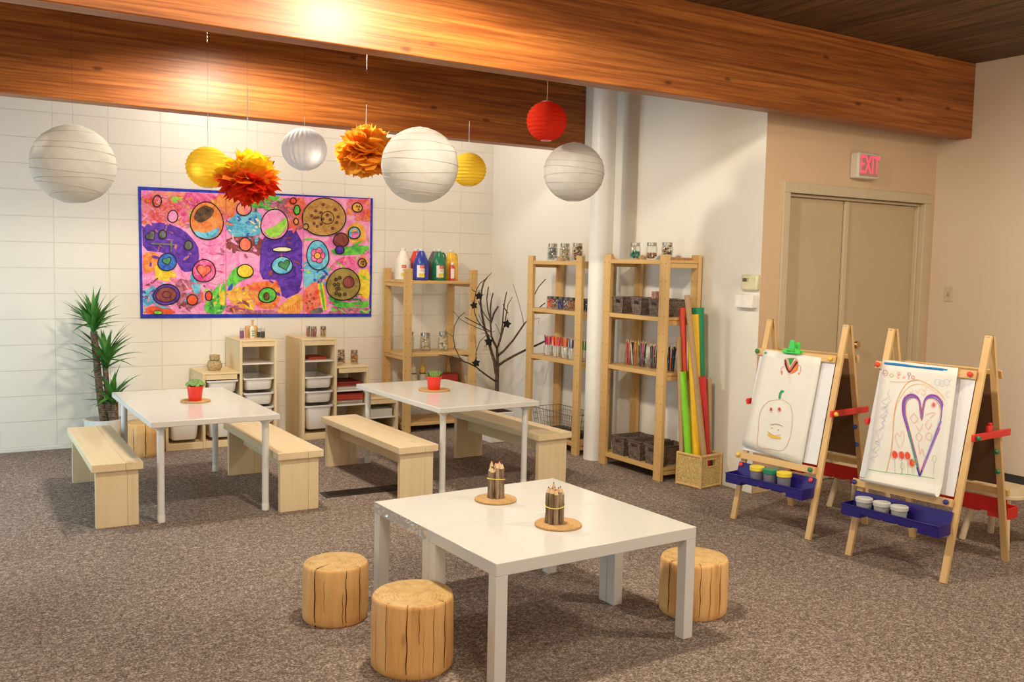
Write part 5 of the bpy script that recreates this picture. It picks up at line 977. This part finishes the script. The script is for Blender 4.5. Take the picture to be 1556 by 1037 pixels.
# ================================================================== EASELS
KC = {'green': (.02, .20, .07), 'yellow': (.80, .55, .08), 'red': (.75, .05, .03), 'navy': (.03, .025, .20), 'blue': (.04, .10, .42)}
def kmat(k): return plain('knob_' + k, KC[k], .4)
BLUE = plain('tray_blue', (.016, .007, .165), .3, .5, 0, .05); REDT = plain('tray_red', (.62, .020, .015), .35, .5, 0, .05)
HARD = plain('hardboard_brown', (.15, .075, .035), .6, .3, 0, .12, 6); BOARDW = plain('whiteboard', (.74, .735, .75), .35, .4, 0, .01)
AP = 1.25
def easel(label, cx, cy, tw, spread, kn, hs=(.36, 1.04)):
    t = thing('easel', label, 'easel', (cx, cy, 0), PI + tw, 'double sided children easels'); S_ = spread / 2
    def fx(z, off=0, s=1):
        n = Vector((AP, 0, S_ - .013)).normalized(); p = Vector((.013 + (S_ - .013) * (AP - z) / AP, 0, z)) + n * off; return Vector((s * p.x, 0, p.z))
    def pt(z, y, off=0, s=1): p = fx(z, off, s); p.y = y; return p
    def panel(name, mat, s, z0, z1, y0, y1, o0, o1, bev=.002):
        g = MB(); g.hexa([pt(z0, y0, o0, s), pt(z0, y1, o0, s), pt(z0, y1, o1, s), pt(z0, y0, o1, s)], [pt(z1, y0, o0, s), pt(z1, y1, o0, s), pt(z1, y1, o1, s), pt(z1, y0, o1, s)])
        if s < 0: g.f = [tuple(reversed(f)) for f in g.f]
        else: g.f = [tuple(reversed(f)) for f in g.f]
        return g.build(name, mat, t, bev)
    def knob(col, s, z, y, off, par=None):
        c = pt(z, y, off, s); n = Vector((s * AP, 0, S_)).normalized(); g = MB(); g.tube([c - n * .002, c + n * .006, c + n * .016, c + n * .021], [.008, .014, .013, .006], 12); return g.build('knob', kmat(col), t)
    for s, nm in ((1, 'front_leg'), (-1, 'back_leg')):
        for y in (-.272, .272):
            b2 = fx(0, 0, s); tp_ = fx(AP, 0, s); MB().bar((b2.x, y, b2.z), (tp_.x, y, tp_.z), .036, .020, (0, 1, 0)).build(nm, EASELW(2), t, .002)
    for y in (-.272, .272):
        g = MB(); g.box(-.022, .022, y - .016, y + .016, AP - .001, AP + .0025); g.box(.0225, .0255, y - .010, y + .010, AP - .030, AP - .004); g.box(-.0255, -.0225, y - .010, y + .010, AP - .030, AP - .004); g.build('hinge', plain('hinge_metal', (.42, .33, .22), .4, .5, .5), t)
    Y0, Y1 = -.300, .252
    panel('whiteboard', BOARDW, 1, .425, 1.035, Y0 + .012, Y1, .0115, .017); panel('back_board', HARD, -1, .43, 1.04, Y0 + .012, Y1 + .03, .0115, .017)
    for s in (1, -1):
        for z0, z1, nm in ((1.02, 1.062, 'top_ledge'), (.372, .412, 'bottom_ledge')): panel(nm, EASELW(1), s, z0, z1, Y0 - .012, Y1 + (.005 if s > 0 else .05), .0175 if z0 > 1 else .0115, .034 if z0 > 1 else .036)
    knob(kn[0], 1, 1.041, Y0 + .006, .034); knob(kn[1], 1, 1.041, Y1 - .02, .034); knob(kn[2], 1, .392, Y0 + .006, .036); knob(kn[3], 1, .392, Y1 - .02, .036)
    for y, k in ((-.30, kn[4]), (.30, kn[5])):
        b_ = MB().box(-.215, .175, y - .007, y + .007, .715, .752)
        if kn[6]: b_.box(-.02, .03, y - .0075, y + .0075, .752, .785); b_.box(-.01, .012, y - .0075, y + .0075, .785, .80)
        br2 = b_.build('side_brace', plain('brace_red', (.72, .025, .02), .4), t, .003); sg = 1 if y > 0 else -1
        MB().tube([(.145, y + sg * .006, .733), (.145, y + sg * .016, .733), (.145, y + sg * .026, .733)], [.010, .015, .010], 12).build('knob', kmat(k), br2)
    for z in (.52, .63): 
        for y in (-.272, .272): c = pt(z, y, -.010, -1); MB().tube([c, c + Vector((.012, 0, 0)), c + Vector((.024, 0, -.004))], [.009, .013, .009], 12).build('knob', kmat(kn[7]), t)
    # paint trays: blue in front, red behind
    for s, mat, nm in ((1, BLUE, 'paint_tray'), (-1, REDT, 'paint_tray')):
        xb = fx(.31).x + .015; xf = xb + .125; g = MB(); y0, y1 = -.292, .268
        if s < 0: y0, y1 = -.292, .292
        def bx(x0, x1, ya, yb_, z0, z1): g.box(min(s * x0, s * x1), max(s * x0, s * x1), ya, yb_, z0, z1)
        zt_, zf, zb_ = .355, .303, .266
        g.hexa([(s * (xb + .02), y0, zb_), (s * (xb + .02), y1, zb_), (s * (xb + .024), y1, zb_), (s * (xb + .024), y0, zb_)][::s], [(s * (xb - .010), y0, zt_), (s * (xb - .010), y1, zt_), (s * (xb - .006), y1, zt_), (s * (xb - .006), y0, zt_)][::s])
        bx(xb + .02, xf, y0 + .06, y1 - .06, zb_, zb_ + .004); bx(xf - .004, xf, y0 + .002, y1 - .002, zb_ - .004, zf); bx(xf, xf + .006, y0, y1, zf - .006, zf)
        for ya, yb_ in ((y0, y0 + .004), (y1 - .004, y1)): bx(xb + .010, xf, ya, yb_, zb_ - .022, zf)
        for ya, yb_ in ((y0, y0 + .115), (y1 - .115, y1)):
            bx(xb + .022, xf - .002, ya, yb_, zb_ - .026, zb_ - .022); bx(xb + .022, xb + .026, ya, yb_, zb_ - .024, zb_ + .002); bx(xf - .006, xf - .001, ya, yb_, zb_ - .026, zb_ + .004)
            yi = yb_ if ya == y0 else ya; bx(xb + .022, xf - .002, yi - .002, yi + .002, zb_ - .026, zb_ + .006)
        for k in range(3):
            yc_ = (y0 + y1) / 2 + (k - 1) * .088; bx(xb + .03, xf - .008, yc_ - .036, yc_ + .036, zb_ - .012, zb_)
        tr_ = g.build(nm, mat, t, .002); tr_['label'] = 'dark blue front paint tray' if s > 0 else 'red back paint tray'
    if not kn[6]:
        for y in (-.272, .235): MB().tube([pt(.335, y, .016), pt(.335, y, .026), pt(.335, y, .034)], [.010, .015, .008], 12).build('knob', kmat('red'), t)
    bpy.context.view_layer.update()
    mw = Matrix.Translation((cx, cy, 0)) @ Matrix.Rotation(PI + tw, 4, 'Z')
    nl = Vector((AP, 0, S_ - .013)).normalized()
    return t, mw, nl, fx(.31).x + .015
E1, MW1, N1, XB1 = easel('children easel nearer the side wall, with the pumpkin drawing clipped on', 4.590, 3.978, .115, .60, ('green', 'yellow', 'yellow', 'green', 'red', 'yellow', False, 'blue'))
E2, MW2, N2, XB2 = easel('children easel at the right, with the purple heart drawing', 4.635, 3.117, .092, .65, ('red', 'red', 'navy', 'navy', 'red', 'green', True, 'green'))
class Sheet:
    # a sheet of paper lying on an easel face; pixel positions are only used to find points of that face
    def __init__(s, mw, nl, spread, off): 
        s.p = mw @ Vector((.013, 0, AP)) + (mw.to_3x3() @ nl) * off; s.n = mw.to_3x3() @ nl; s.lay = 0; s.g = MB(); s.keys = []; s.mats = []
    def w(s, x, y, o=0): return hit(x, y, s.p + s.n * o, s.n)
    def mat(s, col):
        k = '%02x%02x%02x' % col
        if k not in s.keys: s.keys.append(k); s.mats.append(plain('crayon_' + k, S(*col), .7, .2, 0, .18, 120))
        return s.keys.index(k)
    def stroke(s, pts, wid, col, close=False, smooth=3):
        s.lay += 1; o = .0006 + s.lay * .00006; P_ = [Vector(p) for p in pts]
        if close: P_.append(P_[0])
        if smooth > 1 and len(P_) > 2:
            Q = []
            for i in range(len(P_) - 1):
                a = P_[max(i - 1, 0)]; b2 = P_[i]; c = P_[i + 1]; d = P_[min(i + 2, len(P_) - 1)]
                for k in range(smooth):
                    u = k / smooth; Q.append(.5 * ((2 * b2) + (c - a) * u + (2 * a - 5 * b2 + 4 * c - d) * u * u + (3 * b2 - a - 3 * c + d) * u ** 3))
            Q.append(P_[-1]); P_ = Q
        vs = []
        for i, p in enumerate(P_):
            d = (P_[min(i + 1, len(P_) - 1)] - P_[max(i - 1, 0)]); d = d.normalized() if d.length > 0 else Vector((1, 0)); nn = Vector((-d.y, d.x)) * wid / 2
            vs += [s.w(*(p + nn), o), s.w(*(p - nn), o)]
        s.g.add(vs, [(2 * i, 2 * i + 1, 2 * i + 3, 2 * i + 2) for i in range(len(P_) - 1)], s.mat(col))
    def fill(s, pts, col): s.lay += 1; s.g.poly([s.w(x, y, .0006 + s.lay * .00006) for x, y in pts], s.mat(col))
    def oval(s, x, y, rx, ry, wid, col): s.stroke([(x + rx * math.cos(a), y + ry * math.sin(a)) for a in [2 * PI * i / 14 for i in range(15)]], wid, col, smooth=1)
    def disc(s, x, y, rx, ry, col): s.fill([(x + rx * math.cos(a), y + ry * math.sin(a)) for a in [2 * PI * i / 14 for i in range(14)]], col)
def grid_sheet(rows, name, mat, label, grp):
    n = len(rows[0]); g = MB(); g.add([p for r in rows for p in r], [(i * n + j, i * n + j + 1, (i + 1) * n + j + 1, (i + 1) * n + j) for i in range(len(rows) - 1) for j in range(n - 1)])
    o = g.build(name, mat, None, 0, True, 70); so = o.modifiers.new('thickness', 'SOLIDIFY'); so.thickness = .0006; so.offset = -1 if False else 0; return tag(o, label, 'drawing', grp)
# sheet 1: pumpkin
s1 = Sheet(MW1, N1, .60, .0375); rows = []
q = [Vector(p) for p in ((1161, 531), (1248, 544), (1217.5, 708), (1127.5, 676))]
for i in range(15):
    v_ = i / 14; l = q[0].lerp(q[3], v_); r_ = q[1].lerp(q[2], v_); rows.append([s1.w(*(l.lerp(r_, j / 10))) + s1.n * (.0012 * math.sin(j * .9 + i * .6) - (.003 * (j == 10))) for j in range(11)])
sh1 = grid_sheet(rows, 'drawing_sheet', PAPER, 'paper sheet with a pumpkin drawing clipped to the left easel', 'children drawings on the easels')
s1.p = s1.p + s1.n * .0022
a = lambda x, y: (1090 + x / 6.1, 470 + y / 6.1); c1_ = lambda x, y: (1080 + x / 2.73, 460 + y / 2.73)
s1.fill([a(700, 590), a(745, 560), a(748, 510), a(735, 500), a(670, 592)], (225, 130, 70)); s1.stroke([a(628, 470), a(640, 530), a(664, 588)], 3.0, (90, 40, 40), smooth=3); s1.stroke([a(742, 488), a(712, 530), a(664, 588)], 3.0, (100, 45, 35)); s1.stroke([a(640, 462), a(652, 520), a(668, 565)], 2.2, (205, 120, 100)); s1.stroke([a(730, 472), a(700, 520), a(670, 568)], 2.6, (205, 115, 95))
s1.fill([a(655, 457), a(712, 455), a(674, 528)], (60, 150, 80)); s1.stroke([a(640, 458), a(672, 540), a(722, 460)], 1.0, (240, 225, 180), smooth=1); s1.stroke([a(628, 468), a(650, 455), a(720, 455), a(744, 480), a(742, 560), a(700, 592), a(660, 590), a(625, 520), a(628, 468)], .5, (190, 110, 110))
s1.stroke([a(615, 530), a(592, 548), a(592, 590)], .6, (190, 120, 150)); s1.stroke([a(750, 520), a(772, 535), a(770, 585)], .6, (190, 120, 150)); s1.stroke([a(590, 570), a(595, 610), a(602, 575)], 1.4, (215, 140, 60), smooth=1); s1.stroke([a(748, 590), a(758, 605), a(764, 588)], 1.6, (220, 130, 70), smooth=1)
for y in (610, 632, 655, 675): s1.stroke([a(655, y), a(682, y + 2)], .4, (190, 180, 165), smooth=1)
s1.stroke([a(577, 833), a(580, 795), a(596, 762), a(614, 768)], 3.4, (55, 160, 95)); s1.stroke([c1_(290, 403), c1_(240, 410), c1_(205, 455), c1_(197, 530), c1_(195, 597), c1_(240, 607), c1_(300, 612), c1_(328, 560), c1_(338, 480), c1_(328, 425), c1_(295, 403)], .55, (205, 150, 110))
s1.disc(*a(497, 930), 1.5, 2.6, (170, 80, 50)); s1.disc(*a(575, 930), 1.9, 2.5, (190, 80, 60)); s1.oval(*a(497, 935), 2, 4, .4, (220, 140, 120)); s1.oval(*a(573, 935), 2.4, 4, .4, (220, 140, 120))
s1.stroke([c1_(237, 545), c1_(255, 557), c1_(288, 562)], 3.6, (225, 185, 70)); s1.stroke([c1_(235, 535), c1_(262, 552), c1_(288, 548)], .6, (205, 150, 80)); s1.stroke([c1_(248, 508), c1_(272, 504), c1_(297, 513)], .7, (150, 110, 80)); s1.disc(*c1_(253, 520), 1, 1, (215, 170, 90)); s1.disc(*c1_(280, 528), 1.2, 1, (215, 160, 80)); s1.disc(*a(446, 405), 1.8, 1.4, (40, 150, 70))
for i in range(14): s1.stroke([c1_(140 + i * 15, 592 + i * 3.4), c1_(146 + i * 15, 594 + i * 3.4)], .5, (170, 190, 170), smooth=1)
s1.g.build('crayon_drawing', s1.mats, sh1, 0, False)
# sheet 2: heart
s2 = Sheet(MW2, N2, .65, .0375); rows = []; q = [Vector(p) for p in ((1341.5, 546.5), (1457.5, 560), (1433.5, 738), (1317, 714.5))]
dn = None
for i in range(13):
    v_ = i / 12; l = q[0].lerp(q[3], v_); r_ = q[1].lerp(q[2], v_); rows.append([s2.w(*(l.lerp(r_, j / 10))) + s2.n * (.010 * max(0, (j - 8) / 2) ** 2) for j in range(11)])
dn = (rows[-1][5] - rows[-2][5]).normalized()
for k in range(1, 4): rows.append([p + dn * (.040 * k / 3) + s2.n * .004 * k for j, p in enumerate(rows[12])])
base = rows[-1]; Rr = .026
for k in range(1, 11): th = math.radians(16 * k); rows.append([p + dn * (Rr * math.sin(th)) + s2.n * (Rr * (1 - math.cos(th))) for p in base])
sh2 = grid_sheet(rows, 'drawing_sheet', PAPER, 'paper sheet with a big purple heart, curling at its bottom, on the right easel', 'children drawings on the easels')
s2.p = s2.p + s2.n * .001
a = lambda x, y: (1300 + x / 4.51, 540 + y / 4.51)
s2.stroke([a(195, 54), a(300, 62), a(420, 80), a(560, 92), a(682, 110)], 2.6, (40, 130, 190)); s2.stroke([a(200, 60), a(400, 82), a(600, 104)], 1.2, (25, 90, 160))
hp_ = [(440, 828), (415, 720), (385, 610), (352, 490), (328, 400), (330, 315), (362, 278), (405, 276), (436, 312), (446, 380), (453, 440), (462, 370), (480, 300), (515, 276), (560, 288), (594, 330), (600, 400), (582, 480), (545, 570), (495, 690), (440, 828)]
s2.stroke([a(453 + (x - 453) * 1.04, 545 + (y - 545) * 1.02) for x, y in hp_], 1.6, (165, 105, 190)); s2.stroke([a(*p) for p in hp_], 3.2, (140, 70, 165)); s2.stroke([a(453 + (x - 453) * .93, 540 + (y - 540) * .95) for x, y in hp_], 2.0, (112, 105, 175)); s2.stroke([a(453 + (x - 453) * .86, 540 + (y - 540) * .92) for x, y in hp_], .8, (215, 110, 90)); s2.stroke([a(365, 520), a(385, 620), a(410, 720), a(432, 800)], 2.2, (80, 150, 120)); s2.stroke([a(590, 450), a(540, 590), a(480, 730), a(450, 810)], 1.8, (170, 120, 190)); s2.stroke([a(575, 440), a(525, 580), a(470, 720)], 1.6, (190, 200, 215)); s2.stroke([a(420, 770), a(440, 830), a(455, 790)], 2.2, (50, 45, 130), smooth=1)
s2.stroke([a(*p) for p in ((212, 800), (235, 700), (252, 600), (262, 430), (285, 310), (345, 200), (410, 170), (480, 190), (580, 262), (632, 350), (634, 450), (600, 640), (555, 868))], .9, (225, 160, 80)); s2.stroke([a(*p) for p in ((245, 640), (258, 520), (272, 380), (320, 270), (390, 205), (470, 205), (560, 270), (616, 370), (612, 480), (590, 660))], .6, (230, 175, 110))
s2.stroke([a(*p) for p in ((88, 783), (210, 803), (330, 815), (430, 828), (520, 842), (602, 866))], .8, (110, 180, 110))
for x, y in ((268, 682), (315, 686), (356, 690), (386, 738)): s2.disc(*a(x, y), 4.0, 5.6, (220, 80, 55)); s2.oval(*a(x - 4, y + 3), 5.0, 6.6, .5, (225, 110, 90)); s2.stroke([a(x, y + 30), a(x + 2, 810)], .5, (150, 195, 140), smooth=1)
for x, y in ((320, 760), (540, 710), (405, 725)): s2.oval(*a(x, y), 3, 5, .5, (150, 195, 140)); s2.stroke([a(x, y + 22), a(x - 8, 825)], .5, (150, 195, 140), smooth=1)
s2.oval(*a(203, 122), 3.8, 4.2, .6, (215, 110, 100)); s2.stroke([a(192, 124), a(214, 122)], .5, (215, 110, 100), smooth=1); s2.oval(*a(245, 138), 3, 2.4, .8, (190, 200, 110)); s2.oval(*a(297, 125), 2, 2.2, .7, (225, 150, 100)); s2.stroke([a(292, 130), a(288, 160), a(300, 150)], .6, (225, 150, 100)); s2.oval(*a(330, 152), 1.5, 1.2, .6, (220, 130, 110)); s2.oval(*a(366, 130), 2.2, 2.4, .7, (160, 110, 175)); s2.stroke([a(366, 140), a(362, 168)], .6, (160, 110, 175), smooth=1); s2.oval(*a(392, 152), 2.2, 2.6, .7, (215, 100, 90)); s2.stroke([a(235, 180), a(330, 184), a(430, 165)], .5, (200, 160, 130))
for x, y in ((345, 270), (380, 245), (425, 240), (470, 230), (465, 262)): s2.stroke([a(x - 14, y), a(x, y + 18), a(x + 12, y - 8)], .5, (225, 160, 120))
s2.stroke([a(300, 640), a(272, 570), a(285, 530), a(302, 560), a(318, 520), a(332, 560), a(315, 630)], .5, (225, 160, 120)); s2.disc(*a(535, 340), 2.2, 3, (220, 100, 80)); s2.oval(*a(535, 340), 3.6, 4.4, .4, (225, 120, 100))
for p in (((400, 400), (375, 430), (400, 465), (425, 440), (400, 400)), ((432, 530), (412, 560), (435, 590), (455, 560), (432, 530)), ((500, 530), (478, 560), (510, 585), (520, 545), (500, 530)), ((480, 410), (520, 395), (545, 400), (510, 430)), ((500, 440), (478, 480), (500, 510), (520, 470)), ((430, 600), (440, 680), (455, 640), (470, 690)), ((410, 480), (440, 520), (460, 470))): s2.stroke([a(*k) for k in p], .55, (225, 130, 105))
rn = random.Random(3)
for k in range(7):
    x0 = 235 - k * 14 + rn.uniform(-8, 8); s2.stroke([a(x0 - j * 5 + rn.uniform(-26, 26), 240 + k * 58 + j * 17) for j in range(9)], .45, (165, 172, 205), smooth=2)
for x, y in ((560, 185), (590, 190), (620, 185), (660, 190), (685, 200), (640, 270), (675, 290), (665, 400), (640, 560), (615, 700)): s2.oval(*a(x, y), 4.5, 5, .4, (185, 195, 215))
for x in (470, 530, 600): s2.stroke([a(x, 70), a(x + 20, 62), a(x + 40, 78)], .4, (130, 140, 190))
s2.g.build('crayon_drawing', s2.mats, sh2, 0, False)
# snack clip
cn = s1.n; cpos = hit(1204, 534, MW1 @ Vector((.013, 0, AP)) + cn * .045, cn); cl = thing('bag_clip', 'bright green plastic clip holding the pumpkin drawing on the left easel', 'clip', cpos)
ry_ = (MW1.to_3x3() @ Vector((0, 1, 0))); up_ = cn.cross(ry_).normalized(); up_ = up_ if up_.z > 0 else -up_
cl.matrix_world = Matrix(((ry_.x, up_.x, cn.x, cpos.x), (ry_.y, up_.y, cn.y, cpos.y), (ry_.z, up_.z, cn.z, cpos.z), (0, 0, 0, 1)))
CLG = plain('clip_green', (.04, .60, .06), .35); g = MB(); g.prism([(-.062, -.016, 0), (.062, -.016, 0), (.066, -.008, 0), (.052, .014, 0), (-.052, .014, 0), (-.066, -.008, 0)], (0, 0, .012)); g.build('jaw', CLG, cl, .003)
g = MB(); g.hexa([(-.024, .010, .004), (.024, .010, .004), (.024, .010, .014), (-.024, .010, .014)], [(-.012, .066, .010), (.014, .066, .010), (.014, .066, .026), (-.012, .066, .026)]); g.build('grip', CLG, cl, .003)
g = MB(); g.hexa([(-.02, .010, -.028), (.03, .010, -.028), (.03, .010, -.018), (-.02, .010, -.018)], [(-.006, .064, -.045), (.020, .064, -.045), (.020, .064, -.035), (-.006, .064, -.035)]); g.box(-.055, .068, -.012, .012, -.030, -.020); g.box(.012, .03, .005, .02, -.03, .012); g.build('back_jaw', CLG, cl, .003)
text_mesh('lettering', 'Snack Clip', BLACK, cl, .0145, (-.002, -.001, .0125), (0, 0, 0), 1.0, .0003)
# paint cups
def tray_pos(mw, xl, px, py): n = mw.to_3x3() @ Vector((1, 0, 0)); w_ = hit(px, py, mw @ Vector((xl, 0, 0)), n); return mw.inverted() @ w_
CUPB = glassy('cup_frosted', (.75, .75, .80), .1, .55, (.34, .32, .40)); CUPC = glassy('cup_clear', (.9, .9, .9), .12, .6, (.62, .60, .58)); LIDC = glassy('cup_lid_clear', (.9, .9, .9), .12, .75, (.74, .72, .69))
def cup(label, mw, xb, px, py, r, h, lidm, body, lidl, grp):
    l = tray_pos(mw, xb + .072, px, py); p = mw @ Vector((xb + .072, l.y, .2705)); t = thing('paint_cup', label, 'cup', p, 0, grp)
    MB().lathe([(r * .80, .0005), (r * .84, .004), (r * .95, h - .016), (r * .95, h - .010)], 28).build('cup_body', body, t)
    MB().lathe([(r * .97, h - .022), (r * 1.04, h - .020), (r * 1.06, h - .002), (r * 1.0, h), (r * .9, h), (r * .88, h - .004), (r * .14, h - .004), (r * .12, h + .0005), (0, h + .0005)] if body is CUPC else [(r * .98, h - .026), (r * 1.03, h - .024), (r * 1.05, h - .002), (r * 1.0, h), (0, h)], 28).build('lid', lidm, t)
LY = plain('lid_yellow', (.86, .66, .05), .4); LG = plain('lid_green', (.015, .25, .13), .4)
GQ = 'paint cups on the left easel tray'
cup('paint cup with a yellow lid, leftmost on the left easel tray', MW1, XB1, 1150, 722, .043, .100, LY, CUPB, '', GQ); cup('paint cup with a dark green lid in the middle of the left easel tray', MW1, XB1, 1170, 727, .043, .100, LG, CUPB, '', GQ); cup('paint cup with a yellow lid, rightmost on the left easel tray', MW1, XB1, 1191, 733, .043, .100, LY, CUPB, '', GQ)
for px, w_ in ((1312.5, 'leftmost'), (1339.5, 'middle'), (1366.5, 'rightmost')): cup('clear lidded paint cup, %s of three on the right easel tray' % w_, MW2, XB2, px, 775, .043, .074, LIDC, CUPC, '', 'clear paint cups on the right easel tray')
l = tray_pos(MW2, XB2 + .06, 1291, 762); p = MW2 @ Vector((XB2 + .075, -.235, .2435)); ck = MB().tube([(-.012, -.03, .006), (.012, .03, .006)], .0055, 10).build('chalk_stick', plain('chalk_yellow', (.85, .80, .50), .8)); ck.location = p; ck.rotation_euler = (0, 0, PI + .09); tag(ck, 'short pale yellow chalk stick in the right easel tray', 'chalk')
# small stools behind the easels
def stool(label, cx, cy, z, rz):
    t = thing('small_stool', label, 'stool', (cx, cy, 0), rz, 'light wooden stools behind the easels'); W_ = .19; pts = []
    for qx, qy, a0 in ((1, 1, 0), (-1, 1, 90), (-1, -1, 180), (1, -1, 270)):
        for i in range(7): aa = math.radians(a0 + 15 * i); pts.append((qx * (W_ - .09) + .09 * math.cos(aa), qy * (W_ - .09) + .09 * math.sin(aa), z - .022))
    MB().prism(pts, (0, 0, .022)).build('seat', PINE(0), t, .004)
    for sx in (-1, 1):
        for sy in (-1, 1): MB().tube([(sx * .145, sy * .135, 0), (sx * .144, sy * .134, .006), (sx * .095, sy * .095, z - .022)], [.014, .019, .017], 14).build('leg', PINE(2), t)
stool('light wooden stool behind the right easel, its seat partly showing', 5.305, 3.115, .325, .0); stool('light wooden stool behind the left easel, only its legs showing', 5.215, 4.02, .275, .1)
# ================================================================== RENDER VIEW
vs_ = sc.view_settings; sc.display_settings.display_device = 'sRGB'; vs_.view_transform = 'Standard'; vs_.look = 'None'; vs_.exposure = 0.55; vs_.gamma = 1.0; vs_.use_curve_mapping = False
try: sc.cycles.use_denoising = True
except Exception: pass
